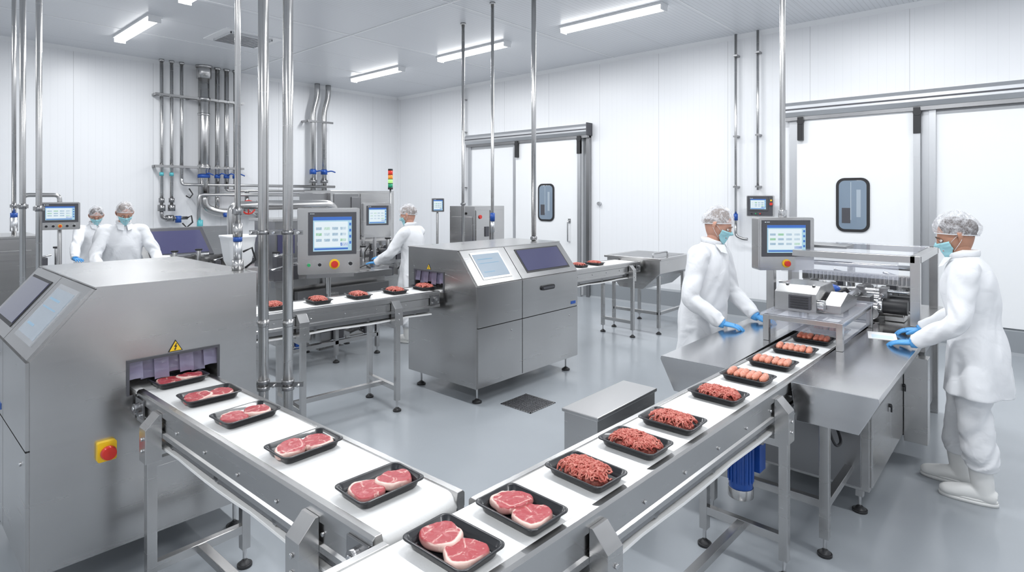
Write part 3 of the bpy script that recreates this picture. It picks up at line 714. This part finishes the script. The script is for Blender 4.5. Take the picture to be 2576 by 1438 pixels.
for x in (X0,X1):
    for y in (Y0,Y1-.02): b.box(x-.03,x+.03,y-.03,y+.03,0 if x==X1 or y==Y1-.02 else .72,1.38,STEEL)
for y in (Y0,Y1-.02): b.box(X0,X1,y-.03,y+.03,1.33,1.379,STEEL)
for x in (X0,X1): b.box(x-.03,x+.03,Y0,Y1,1.331,1.38,STEEL)
b.box(X0,X1,Y0+.03,Y1-.05,1.381,1.388,ACR); b.box(X0-.008,X0,Y0+.1,Y1-.1,1.2,1.33,ACR)
b.box(X0-.02,X1+.05,Y0-.06,Y1,.71,.88,STEEL)
b.box(5.45,X1,Y0,Y1,.12,.71,STEELD)
for i in range(4): b.cyl((X0+.1+.13*i,Y0+.08,.96+.03*(i%2)),(X0+.1+.13*i,Y1-.45,.96+.03*(i%2)),.045,STEELP if i%2 else STEEL,18)
for i in range(3):
    x=X0+.04+.2*i; b.cyl((x,Y0+.05,1.0),(x,Y0+.2,1.0),.055,BLACK,18); b.cyl((x,Y0+.2,1.0),(x,Y0+.23,1.0),.06,STEELP,18)
b.box(X0,X0+.15,Y0+.28,Y0+.42,.89,1.06,STEELD); b.box(X0-.02,X0+.12,Y0+.45,Y0+.56,.89,1.02,STEEL)
b.box(X0+.2,X0+.24,Y0+.05,Y1-.2,1.13,1.21,STEEL)
for i in range(26): b.box(X0+.185,X0+.2,Y0+.06+i*.028,Y0+.074+i*.028,1.14,1.20,STEELD)
b.cyl((X0+.1,Y0+.03,1.1),(X0+.1,Y1-.05,1.1),.013,STEELP); b.cyl((X0+.3,Y0+.03,1.26),(X0+.3,Y1-.05,1.26),.02,STEELP)
for y in (.8,.95,1.15,1.3): b.box(X0+.05,X0+.16,y,y+.05,1.02,1.13,STEELD); b.cyl((X0+.05,y+.025,1.08),(X0-.02,y+.025,1.08),.014,STEELP,10)
b.cyl((X0+.02,1.2,1.05),(X0+.02,1.34,1.05),.03,BLUE); b.tube([(X0,.9,.95),(X0-.05,.95,1.0),(X0,1.1,1.0),(X0+.05,1.15,.92)],.01,BLACK,8)
b.box(5.2,5.45,1.1,1.4,1.388,1.41,STEELD)
for (xx,sd,zz) in ((5.22,71,.885),(5.5,72,.9),(5.75,73,1.0)):
    b.T=Matrix.Translation((xx,.7,zz))@Matrix.Rotation(pi/2,4,'Z'); machine_detail(b,0,.75,0,0,sd)
b.T=Matrix.Identity(4)
b.build('wrapping_machine',bevel=.002)
b=MB(); b.box(2.63,3.27,1.74,1.96,0.02,.60,STEEL); b.box(2.62,3.28,1.73,1.97,.60,.62,STEEL); b.box(2.66,3.24,1.76,1.94,0,.02,BLACK); b.build('steel_housing',bevel=.004)
b=MB(); b.box(-.11,.11,-.08,.08,0,.002,PAPER); b.box(-.09,.02,-.06,.06,.002,.0025,M('paper_blue',(.6,.72,.85),.7)); b.build('paper_sheet',(4.48,.74,.8855),.2)

for (x,y,s) in ((3.88,3.28,.17),(3.75,6.9-.5,.16)):
    b=MB(); b.box(x-s,x+s,y-s,y+s,.0,.003,DGREY)
    for t in (-s,s-.012): b.box(x+t,x+t+.012,y-s,y+s,.003,.006,STEEL); b.box(x-s,x+s,y+t,y+t+.012,.003,.006,STEEL)
    n=12
    for i in range(1,n): p=-s+2*s*i/n; b.box(x+p-.003,x+p+.003,y-s,y+s,.003,.006,STEELD); b.box(x-s,x+s,y+p-.003,y+p+.003,.003,.006,STEELD)
    b.build('floor_drain')

b=MB()
b.prism([(3.6,.98),(4.4,.98),(4.4,.80),(4.2,.58),(3.85,.58),(3.6,.80)],'x',6.9,7.75,STEEL)
b.box(6.87,7.78,3.57,4.43,.97,1.0,STEEL); b.box(6.95,7.70,3.65,4.35,.99,1.003,STEELD)
for x in (6.98,7.68):
    for y in (3.66,4.34): b.box(x-.02,x+.02,y-.02,y+.02,.08,.97,STEEL); foot(b,x,y,.1)
b.box(6.98,7.68,3.64,3.68,.25,.29,STEEL); b.box(6.96,7.0,3.66,4.34,.25,.29,STEEL)
b.pipe([(6.9,3.7,1.0),(6.9,3.7,1.06),(7.3,3.7,1.06),(7.3,3.7,1.0)],.012,STEELP,.03)
b.build('hopper_table',bevel=.003)

# ------------------------------------------------------------ background machines
b=MB()
b.prism([(5.6,.95),(6.35,.95),(6.35,.62),(6.2,.5),(5.75,.5),(5.6,.75)],'x',2.75,4.05,STEEL)
b.box(2.7,4.1,5.52,5.60,.9,.97,STEELP); b.box(2.9,4.0,5.45,5.52,.72,.85,STEELD)
b.box(4.05,4.42,6.02,6.35,.90,.94,STEELP)
machine_detail(b,2.75,3.95,5.48,.55,4); machine_detail(b,2.8,3.9,5.75,.95,9); machine_detail(b,2.8,4.0,6.05,.95,19)
for x in (2.85,3.45,3.98):
    for y in (5.65,6.28): b.box(x-.02,x+.02,y-.02,y+.02,.08,.6,STEEL); foot(b,x,y,.1)
b.box(2.85,3.98,5.63,5.67,.2,.24,STEEL); b.box(2.85,3.98,5.9,5.94,.3,.42,STEELD); machine_detail(b,2.9,3.9,5.7,.24,14)
b.box(3.2,3.34,5.42,5.6,.72,.80,STEEL)
b.build('slicing_line',bevel=.002)
b=MB()
b.box(3.3,6.0,6.75,7.55,.2,.88,STEEL); b.box(3.25,6.05,6.68,7.6,.88,.92,STEELP)
for x in (3.4,4.6,5.9):
    for y in (6.85,7.45): foot(b,x,y,.21)
machine_detail(b,3.3,5.2,6.72,.92,21); machine_detail(b,4.4,5.9,6.95,.95,33); machine_detail(b,4.7,5.95,6.7,.7,35); machine_detail(b,3.9,5.9,7.1,1.0,36)
b.box(3.35,3.9,6.85,7.4,.92,1.50,STEELD); b.box(3.38,3.6,6.84,6.85,1.1,1.4,TINT); b.box(3.3,3.95,6.8,7.45,1.5,1.53,STEEL)
b.box(4.9,5.8,7.15,7.55,.92,1.16,STEEL)
b.box(5.3,5.5,6.74,6.9,.95,1.02,BLUE)
b.pipe([(3.2,7.0,1.70),(4.25,7.0,1.70),(4.25,7.0,1.35),(4.25,7.0,.92)],.06,GALV,.15,16); b.pipe([(3.2,7.0,1.70),(2.9,7.0,1.70),(2.9,7.0,1.3)],.05,GALV,.1); b.cyl((2.9,7.0,0),(2.9,7.0,1.32),.05,GALV)
b.build('thermoforming_machine',bevel=.002)
b=MB()
b.box(4.85,6.05,8.1,8.9,.1,1.90,STEEL); b.box(5.38,6.0,8.08,8.1,.3,1.85,STEEL); b.box(4.9,5.34,8.08,8.1,.3,1.85,STEELD); b.box(5.2,5.36,8.06,8.1,1.6,1.8,STEELD)
for x in (4.95,5.95):
    for y in (8.2,8.8): foot(b,x,y,.12)
b.box(4.6,4.85,8.2,8.6,1.0,1.86,STEELD); b.box(4.6,4.85,8.2,8.6,.0,1.0,STEEL)
b.build('electrical_cabinet',bevel=.003)
b=MB(); x,y=5.68,7.7
b.cyl((x,y,0),(x,y,.015),.09,DGREY); b.cyl((x,y,0),(x,y,1.93),.014,ALU)
for i,(mm) in enumerate((M('lamp_green',(.02,.35,.18),.3),M('lamp_lit_green',(.5,.9,.3),.3,emit=.8,basef=.3),M('lamp_orange',(.9,.35,.05),.3,emit=.6,basef=.4),M('lamp_red',(.8,.05,.03),.3,emit=.5,basef=.5))):
    b.cyl((x,y,1.95+.07*i),(x,y,2.012+.07*i),.037,mm,18); b.cyl((x,y,2.012+.07*i),(x,y,2.02+.07*i),.039,BLACK,18)
b.cyl((x,y,1.92),(x,y,1.95),.04,BLACK,18); b.cyl((x,y,2.23),(x,y,2.25),.037,BLACK,18); b.build('signal_tower_light')
b=MB()
b.prism([(8.5,.1),(9.1,.1),(9.1,1.37),(8.95,1.37),(8.5,1.0)],'x',2.42,3.75,STEEL)
def sl2(t,o): 
    dy,dz=.45,.37; ln=math.hypot(dy,dz); return (8.5+dy*t-dz/ln*o,1.0+dz*t+dy/ln*o)
b.prism([sl2(.0,.0),sl2(.95,0),sl2(.95,.02),sl2(.0,.02)],'x',2.50,3.28,DGREY)
b.prism([sl2(.08,.02),sl2(.85,.02),sl2(.85,.024),sl2(.08,.024)],'x',2.55,3.23,TINT)
b.cyl((2.6,8.48,1.01),(3.2,8.48,1.01),.03,STEELP)
b.box(3.4,3.65,8.44,8.5,.95,1.12,DGREY)
machine_detail(b,2.4,3.8,8.3,.85,40); b.box(2.4,3.8,8.2,8.5,.78,.86,STEEL)
for x in (2.5,3.7): b.box(x-.02,x+.02,8.22,8.26,0,.8,STEEL)
for x in (2.6,3.65):
    for y in (8.6,9.0): foot(b,x,y,.12)
b.build('vacuum_skin_packer',bevel=.003)
b=MB()
b.box(1.0,2.75,7.05,7.5,.86,.90,STEELP)
for x in (1.05,1.9,2.7):
    for y in (7.1,7.45): b.box(x-.02,x+.02,y-.02,y+.02,.08,.86,STEEL); foot(b,x,y,.1)
b.box(1.05,2.7,7.26,7.3,.22,.26,STEEL)
machine_detail(b,1.05,1.7,7.15,.9,50)
b.build('work_table',bevel=.002)
b=MB(); b.box(1.2,2.38,9.15,9.5,.88,.92,STEELP)
for x in (1.25,2.33):
    for y in (9.2,9.45): b.box(x-.02,x+.02,y-.02,y+.02,.08,.88,STEEL); foot(b,x,y,.1)
machine_detail(b,1.25,1.7,9.2,.92,52); b.build('work_table',bevel=.002)
b=MB(); b.box(.35,1.02,6.35,7.0,.08,1.45,STEEL); b.box(.33,1.04,6.33,7.02,1.45,1.47,STEEL); b.box(.40,.97,6.335,6.35,.2,1.35,STEEL); b.cyl((.9,6.31,.9),(.9,6.335,.9),.02,BLK)
for x in (.45,.95):
    for y in (6.45,6.9): foot(b,x,y,.1)
b.build('steel_cabinet',bevel=.003)
b=MB()
rings=[(.10,.12,1.02),(.14,.16,1.10),(.17,.19,1.30),(.18,.20,1.36),(.19,.21,1.37),(.19,.21,1.39),(.165,.185,1.39),(.15,.17,1.2),(.1,.12,1.05)]
rings=[(a*.68,c*.68,1.17+(z-1.02)*.78) for a,c,z in rings]
V=[];F=[]; k=len(rrect(1,1,.2,5)); tx,ty=2.25,5.3
for (a,c,z) in rings: V+=[(tx+p[0],ty+p[1],z) for p in rrect(2*a,2*c,min(a,c)*.5,5)]
for i in range(len(rings)-1):
    for j in range(k): F.append((i*k+j,i*k+(j+1)%k,(i+1)*k+(j+1)%k,(i+1)*k+j))
F+=[tuple(range(k)),tuple((len(rings)-1)*k+j for j in range(k))]
b.add(V,F,M('white_plastic',(.8,.81,.82),.35),True)
b.box(tx-.14,tx+.14,ty-.14,ty+.14,1.13,1.17,STEEL)
for x in (tx-.12,tx+.12):
    for y in (ty-.12,ty+.12): b.box(x-.015,x+.015,y-.015,y+.015,0.0,1.13,STEEL)
b.build('plastic_tub')
b=MB(); b.box(6.1,6.75,6.2,6.75,.35,1.66,STEEL); b.box(6.12,6.40,6.185,6.2,.5,1.6,STEEL); b.box(6.43,6.73,6.185,6.2,.5,1.6,STEEL)
b.box(6.3,6.38,6.17,6.185,1.2,1.35,DGREY); b.cyl((6.2,6.17,1.5),(6.2,6.185,1.5),.03,RED)
b.box(6.09,6.1,6.25,6.70,.6,1.5,STEEL); b.cyl((6.075,6.4,1.55),(6.09,6.4,1.55),.02,BLK)
for x in (6.15,6.7):
    for y in (6.25,6.7): b.box(x-.025,x+.025,y-.025,y+.025,.08,.36,STEEL); foot(b,x,y,.1)
b.build('steel_cabinet',bevel=.003)
b=MB(); b.box(5.35,6.0,5.3,5.75,.92,.96,STEELP)
for x in (5.4,5.95):
    for y in (5.35,5.7): b.box(x-.02,x+.02,y-.02,y+.02,.0,.92,STEEL)
machine_detail(b,5.4,5.9,5.4,.96,61); machine_detail(b,5.4,5.9,5.6,.96,62); b.build('work_table',bevel=.002)

# ------------------------------------------------------------ people
wt=bpy.data.textures.new('cloth_folds','CLOUDS'); wt.noise_scale=.12; wt.noise_depth=1
def remesh(o,vs,disp=0,smooth=2):
    m=o.modifiers.new('remesh','REMESH'); m.mode='VOXEL'; m.voxel_size=vs; m.use_smooth_shade=True
    if smooth: m=o.modifiers.new('smooth','SMOOTH'); m.iterations=smooth; m.factor=.5
    if disp:
        m=o.modifiers.new('folds','DISPLACE'); m.texture=wt; m.strength=disp; m.mid_level=.5; m.texture_coords='LOCAL'
def ik(S,W,l1,l2,pole):
    d=W-S; D=min(d.length,(l1+l2)*.995); dn=d.normalized(); W=S+dn*D
    a=(l1*l1-l2*l2+D*D)/(2*D); h=math.sqrt(max(0,l1*l1-a*a)); p=(pole-dn*pole.dot(dn)).normalized()
    return S+dn*a+p*h,W
def cloth_limb(b,pts,rad,seed,creases,n=32,k=14,up=None):
    """tapered sleeve / trouser leg; irregular diagonal creases gathered at the joints"""
    P,Q=catmull(pts,rad,k); V,F=tube_geo(P,Q,n,True,up); m=len(P)
    for i in range(m):
        t=i/(m-1)
        for j in range(n):
            a=2*pi*j/n; amp=.05
            for (c,w,A) in creases: amp+=A*math.exp(-((t-c)/w)**2)
            q=noise.noise(Vector((math.cos(a)*.9+seed,math.sin(a)*.9,t*13+1.6*math.sin(a+seed))))
            f=1.7*q*amp
            f+=.05*noise.noise(Vector((math.cos(a)*1.2-seed,math.sin(a)*1.2,t*4)))
            v=V[i*n+j]; V[i*n+j]=P[i]+(v-P[i])*(1+f)
    b.add(V,F,COAT,True)
def headpt(p):
    x,y,z=p
    X=.074*x;Yy=.093*y;Z=.116*z
    if z<0: X*=1-.34*(-z)**1.6
    if z<-.2 and y<0: Yy*=1-.45*(-z-.2)
    if y>0:
        g=lambda cx,cz,sx,sz: math.exp(-(((abs(x) if cx>0 else x)-cx)/sx)**2-((z-cz)/sz)**2)
        Yy*=.97
        Yy+=.024*g(0,-.18,.13,.12)+.012*g(0,-.02,.10,.16)-.012*g(.38,.02,.2,.11)+.006*g(0,.2,.5,.08)+.006*g(0,-.47,.28,.06)-.004*g(0,-.36,.2,.05)+.010*g(0,-.85,.35,.18)+.003*g(.5,-.25,.25,.2)
    return Vector((X,Yy,Z))
def sphere_part(b,fn,cond,m,nu=44,nv=34):
    V=[];F=[];keep=[]
    for j in range(nv+1):
        t=pi*j/nv
        for i in range(nu):
            a=2*pi*i/nu; p=Vector((math.sin(t)*math.cos(a),math.sin(t)*math.sin(a),math.cos(t)))
            V.append(fn(p)); keep.append(cond(p))
    for j in range(nv):
        for i in range(nu):
            q=(j*nu+i,(j+1)*nu+i,(j+1)*nu+(i+1)%nu,j*nu+(i+1)%nu)
            if all(keep[k] for k in q): F.append(q)
    used=sorted({k for f in F for k in f}); mp={k:i for i,k in enumerate(used)}
    b.add([V[k] for k in used],[tuple(mp[k] for k in f) for f in F],m,True)
def hand(b,W,Fd,N,side,curl=.25):
    Fd=Fd.normalized(); N=(N-Fd*N.dot(Fd)).normalized(); S=Fd.cross(N)*side
    up=-N
    b.limb([W-Fd*.03,W,W+Fd*.03,W+Fd*.065,W+Fd*.088],[(.027,.02),(.028,.019),(.036,.016),(.041,.015),(.038,.012)],GLOVE,14,4,up)
    for i,(o,l) in enumerate(((.030,.072),(.010,.080),(-.010,.074),(-.030,.058))):
        r0=W+Fd*(.078-.004*abs(i-1))+S*o; d=(Fd+S*o*4.5).normalized(); P=[r0-d*.02]
        c=0; p=r0
        P.append(p.copy())
        for f,cc in ((.45,.5),(.30,1.0),(.25,1.2)):
            c+=curl*cc; dd=(d*math.cos(c)+N*math.sin(c)); p=p+dd*(l*f); P.append(p.copy())
        b.limb(P,[.0092,.0094,.0088,.0082,.0060],GLOVE,10,3)
    r0=W+Fd*.022+S*.026; d=(Fd*.72+S*.68+N*.12).normalized(); d2=(Fd*.93+S*.3+N*.2).normalized()
    b.limb([r0-S*.012-Fd*.01,r0,r0+d*.032,r0+d*.032+d2*.025,r0+d*.032+d2*.05],[.013,.0145,.0125,.011,.0075],GLOVE,10,3)
def person(name,loc,rz,s=1.0,lean=.1,hands=None,fdir=None,feet=None,head=(0,-20,0),puff=1.15,female=False,hair=None,headoff=(0,.02,0),shoulder=.185,skin=None,belly=0):
    root=bpy.data.objects.new(name,None); sc.collection.objects.link(root); root.location=loc; root.rotation_euler=(0,0,rz)
    Mi=(Matrix.Translation(loc)@Matrix.Rotation(rz,4,'Z')).inverted()
    hair=hair or HAIR; skin=skin or SKIN; sd=loc[0]*3.3+loc[1]
    L=lambda z: lean*max(0,z-.9*s)
    feet=feet or [(-.11,0,0),(.11,.03,0)]
    b=MB()
    tr=[(.655,.235,.165),(.66,.24,.17),(.78,.225,.165),(.92,.208,.155+belly*.5),(1.05,.188,.138+belly),(1.18,.192,.138+belly*.8),(1.30,.198,.138),(1.38,.178,.115),(1.43,.125,.088),(1.462,.07,.068),(1.475,.064,.064)]
    if female: tr=[(z,rx*(1.03 if z<1 else .93),ry) for z,rx,ry in tr]
    P,Q=catmull([(0,L(z*s),z*s) for z,_,_ in tr],[(rx*s,ry*s) for _,rx,ry in tr],6)
    V,F=tube_geo(P,Q,64,True,(0,1,0))
    for i in range(len(P)):
        z=P[i].z/s
        for j in range(64):
            a=2*pi*j/64; v=V[i*64+j]
            dr=max(0,min(1,(1.08-z)/.35)); up_=max(0,min(1,(z-1.0)/.3))*(1 if z<1.38 else 0)
            f=.065*dr*math.sin(a*6+5*noise.noise(Vector((math.cos(a),math.sin(a),z*2+sd)))+sd)
            f+=.09*noise.noise(Vector((math.cos(a)*1.4+sd,math.sin(a)*1.4,z*9+1.5*math.cos(a*2))))*(math.exp(-((z-1.08)/.16)**2)+.5*up_)
            f+=.07*noise.noise(Vector((math.cos(a)*1.5+sd,math.sin(a)*1.5,z*3.5)))*(1 if z<1.4 else .2)
            V[i*64+j]=P[i]+(v-P[i])*(1+f)
    b.add(V,F,COAT,True)
    wr=[]
    for i,sg in enumerate((-1,1)):
        S=Vector((sg*shoulder*s*(.93 if female else 1),L(1.38*s)+.0,1.375*s)); W=Mi@Vector(hands[i])
        E,W=ik(S,W,.30*s,.265*s,Vector((sg*.55,-.55,-.6)))
        wr.append((S,E,W))
        dr=(W-E).normalized()
        cloth_limb(b,[S-Vector((sg*.07,0,-.0))*s,S,(S+E)/2,E,(E+W)/2,W-dr*.03,W-dr*.005],[.068*s,.075*s,.067*s,.060*s,.056*s,.048*s,.046*s],sd+i*2,[(.5,.16,.12),(.82,.10,.09),(.18,.10,.05)])
    for i,sg in enumerate((-1,1)):
        fx,fy,fa=feet[i]; hp=Vector((sg*.10*s,.0,.86*s)); an=Vector((fx,fy-.005,.20)); kn=(hp+an)/2+Vector((0,.025,.03))
        cloth_limb(b,[hp,(hp+kn)/2,kn,(kn+an)/2,an+Vector((0,0,.07)),an],[.118*s,.102*s,.088*s,.088*s,.092*s,.072*s],sd+5+i,[(.5,.16,.07),(.85,.15,.12)])
    body=b.build('body_coat_and_trousers',parent=root); remesh(body,.0085,.010,2)
    for i in range(2):
        fx,fy,fa=feet[i]; b=MB()
        b.limb([(0,0,.29),(0,0,.2),(0,-.01,.10),(0,-.01,.04)],[(.063,.066),(.055,.060),(.047,.056),(.042,.05)],BOOT,18,4,(0,1,0))
        b.limb([(0,-.075,.045),(0,-.04,.05),(0,.05,.052),(0,.12,.043),(0,.17,.036),(0,.195,.03)],[(.03,.035),(.04,.046),(.044,.048),(.050,.04),(.042,.032),(.02,.018)],BOOT,18,4,(0,0,1))
        o=b.build('boot_upper',(fx,fy,.002),fa,parent=root); remesh(o,.007,0,3)
        b=MB(); P=[]
        for k in range(28):
            a=2*pi*k/28; yy=.058+.142*math.sin(a); ww=.043+.008*max(0,math.sin(a)); P.append((ww*math.cos(a),yy))
        b.prism(P,'z',0,.02,BOOT,True); b.prism([(p[0]*.97,(p[1]-.05)*.97+.05) for p in P],'z',.02,.032,BOOT,True)
        b.build('boot_sole',(fx,fy,.001),fa,parent=root)
    for i in range(2):
        S,E,W=wr[i]; fd=(W-E).normalized()
        if fdir: fd=(Mi.to_3x3()@Vector(fdir[i])).normalized()
        b=MB(); hand(b,W+fd*.0,fd,Vector((0,0,-1)),1 if i==1 else -1)
        o=b.build('gloved_hand',parent=root); remesh(o,.0026,0,1)
        b=MB(); dr=(W-E).normalized(); b.limb([W-dr*.05,W-dr*.01,W+fd*.02],[.038,.036,.030],GLOVE,16,3); b.build('glove_cuff',parent=root)
    hc=Vector((headoff[0],L(1.46*s)+headoff[1],1.592*s+headoff[2]))
    b=MB(); b.limb([(0,L(1.40*s),1.40*s),(0,L(1.46*s)+headoff[1]*.4,1.47*s),tuple(hc+Vector((0,-.02,-.045)))],[.06*s,.052*s,.052*s],skin,18,4); b.build('neck',parent=root)
    b=MB(); P=[]
    for k in range(25):
        a=-pi/2+.0+2*pi*k/24; P.append((.062*s*math.cos(a)*1.08,L(1.45*s)+.005+.066*s*math.sin(a)*1.1,1.468*s+.018-.03*max(0,math.sin(a))))
    V,F=tube_geo(P,[(.007,.02)]*25,8,True,(0,0,1)); b.add(V,F,COAT,True)
    for sg in (-1,1):
        y=L(1.40*s)+.088*s; b.add([(sg*.012,y+.022,1.452*s),(sg*.075,y-.02,1.46*s),(sg*.07,y+.022,1.405*s),(sg*.02,y+.05,1.39*s)],[(0,1,2,3)],COAT)
    b.build('collar',parent=root)
    hd=bpy.data.objects.new('head',None); sc.collection.objects.link(hd); hd.parent=root; hd.location=hc
    hd.rotation_euler=(math.radians(head[1]),math.radians(head[2]),math.radians(head[0]))
    b=MB(); sphere_part(b,headpt,lambda p:True,skin,52,40)
    for sg in (-1,1):
        b.ell((sg*.030,.0815,.004),(.0125,.010,.0085),EYEW,14,10); b.ell((sg*.030,.0885,.003),(.0058,.0042,.0058),EYED,10,8)
        b.tube([(sg*.013,.094,.024),(sg*.030,.094,.029),(sg*.049,.082,.024)],[.002,.0032,.0016],hair,6)
        b.tube([(sg*.017,.090,.008),(sg*.030,.0925,.0125),(sg*.044,.084,.008)],[.0015,.003,.0015],skin,6)
        b.limb([(sg*.068,-.005,.03),(sg*.080,-.015,.022),(sg*.082,-.014,.0),(sg*.074,-.004,-.025),(sg*.068,0,-.03)],[(.006,.004),(.016,.006),(.018,.006),(.010,.005),(.005,.004)],skin,10,3)
    b.tube([(-.024,.091,-.058),(0,.098,-.056),(.024,.091,-.058)],[.003,.005,.003],M('lips',(.5,.18,.16),.4),8)
    hm=b.build('face',parent=hd)
    b=MB()
    def mk(p):
        q=headpt(p); n=Vector((p.x*.8,p.y,p.z*.6)).normalized()
        k=.009+.002*math.sin(p.z*34)
        r=q+n*k
        if p.y>.3: r.y=max(r.y,.094+.010*math.exp(-(p.x/.35)**2)-.09*p.x*p.x - .02*max(0,-p.z-.5)) 
        return r
    sphere_part(b,mk,lambda p:(p.y>.42) and -.93<p.z<-.06+.10*max(0,1-abs(p.x)*3),MASK,72,48)
    o=b.build('face_mask',parent=hd); md=o.modifiers.new('s','SOLIDIFY'); md.thickness=.0015
    b=MB()
    for sg in (-1,1):
        b.tube([(sg*.068,.045,-.018),(sg*.078,.01,.005),(sg*.083,-.018,.012)],.0013,PAPER,6); b.tube([(sg*.060,.045,-.07),(sg*.074,.01,-.04),(sg*.082,-.012,-.018)],.0013,PAPER,6)
    b.build('mask_strap',parent=hd)
    cut=lambda p,o: p.z>.06+.36*p.y+o
    b=MB(); sphere_part(b,lambda p: headpt(Vector((p.x,p.y*(1 if p.y<0 else .9),p.z)))*1.07+Vector((0,-.004,.002)),lambda p:cut(p,-.02),hair,40,30)
    if puff>1.2: b.ell((0,-.085,.03),(.05,.04,.05),hair,16,10)
    b.build('hair',parent=hd)
    b=MB()
    def nf(p):
        base=Vector((.074*p.x,.093*p.y,.116*p.z)); h_=max(0,min(1,(p.z-(.06+.36*p.y))/.35))
        back=max(0,-p.y)
        k=1.085+(puff-1.0)*(h_**.6)*(.75+.6*back)
        az=math.atan2(p.y,p.x)
        v=base*k; nn=noise.noise(p*4.0+Vector((loc[0],0,0)))*.006+noise.noise(p*9)*.003+.0022*math.sin(az*17+2*math.sin(p.z*5))*(1-abs(p.z))
        return v+p*nn*h_+Vector((0,-.004,.003))
    sphere_part(b,nf,lambda p:cut(p,0),NET,96,48)
    b.build('hairnet',parent=hd)
    b=MB(); P=[]
    for k in range(41):
        a=2*pi*k/40
        zz=0
        for _ in range(25):
            y=math.sin(a)*math.sqrt(max(0,1-zz*zz)); zz=.5*zz+.5*(.09+.36*y)
        r=math.sqrt(1-zz*zz); P.append(nf(Vector((r*math.cos(a),r*math.sin(a),zz))))
    b.tube(P,.0028,M('net_band',(.7,.72,.75),.7),8); b.build('hairnet_band',parent=hd)
    return root
HB=M('hair_dark',(.05,.03,.02),.6,bump=(60,.5)); HG=M('hair_grey',(.20,.15,.12),.6,bump=(60,.5))
SK2=M('skin_tan',(.46,.24,.16),.5,sss=.15)
person('female_worker',(4.45,.25,0),0,.985,.10,hands=[(4.22,.53,.925),(4.66,.55,.925)],fdir=[(.05,1,-.12),(-.25,1,-.12)],
       feet=[(-.06,-.02,.05),(.15,.10,-.05)],head=(12,-22,0),puff=1.30,female=True,hair=HB,headoff=(0,.045,-.01),skin=SK2)
person('male_worker',(4.19,1.84,0),pi,1.0,.12,hands=[(4.38,1.52,.925),(3.98,1.61,.925)],fdir=[(.1,-1,-.12),(.3,-1,-.12)],
       feet=[(-.12,0,.05),(.12,.0,-.05)],head=(12,-24,0),puff=1.18,hair=HG,headoff=(0,.05,0),belly=.02,shoulder=.195)
person('female_worker',(4.63,5.78,0),.30,.985,.10,hands=[(4.28,6.10,.985),(4.38,6.22,.985)],fdir=[(-.5,1,-.1),(-.5,1,-.1)],
       feet=[(-.12,.02,0),(.10,-.05,0)],head=(18,-20,0),puff=1.22,female=True,hair=HG,headoff=(0,.04,0))
person('male_worker',(2.03,7.93,0),pi-.05,1.02,.18,hands=[(2.31,7.50,.99),(1.73,7.52,.99)],fdir=[(-.5,-1,-.1),(.5,-1,-.1)],
       head=(0,-30,0),puff=1.15,hair=HG,headoff=(0,.06,-.01),belly=.03)
person('female_worker',(2.20,9.95,0),pi+.1,.97,.14,hands=[(2.32,9.48,.98),(1.90,9.48,.98)],fdir=[(-.2,-1,-.1),(.2,-1,-.1)],
       head=(-15,-28,0),puff=1.2,female=True,hair=HB,headoff=(0,.05,-.01))
b=MB(); b.box(2.18,2.6,7.12,7.36,.901,1.0,STEEL); b.box(2.16,2.62,7.10,7.38,.99,1.0,STEELP); b.build('steel_box')
b=MB(); b.box(-.11,.11,-.08,.08,0,.02,BLUE); b.box(-.10,.10,-.07,.07,.02,.022,SCRB); b.build('tablet',(2.36,7.25,1.0),.3)

# ------------------------------------------------------------ world, camera, view
w=bpy.data.worlds.new('world'); sc.world=w; w.use_nodes=True
w.node_tree.nodes['Background'].inputs[0].default_value=(.9,.95,1,1); w.node_tree.nodes['Background'].inputs[1].default_value=.4
cam=bpy.data.cameras.new('camera'); co=bpy.data.objects.new('camera',cam); sc.collection.objects.link(co)
cam.lens=1466/2576*36; cam.sensor_width=36; cam.shift_y=-224/2576; cam.clip_start=.05
co.location=(0,0,1.8); co.rotation_euler=(pi/2,0,math.radians(41.8-90)); sc.camera=co
sc.view_settings.view_transform='Standard'; sc.view_settings.look='None'; sc.view_settings.exposure=0
print('OBJ',len(bpy.data.objects))
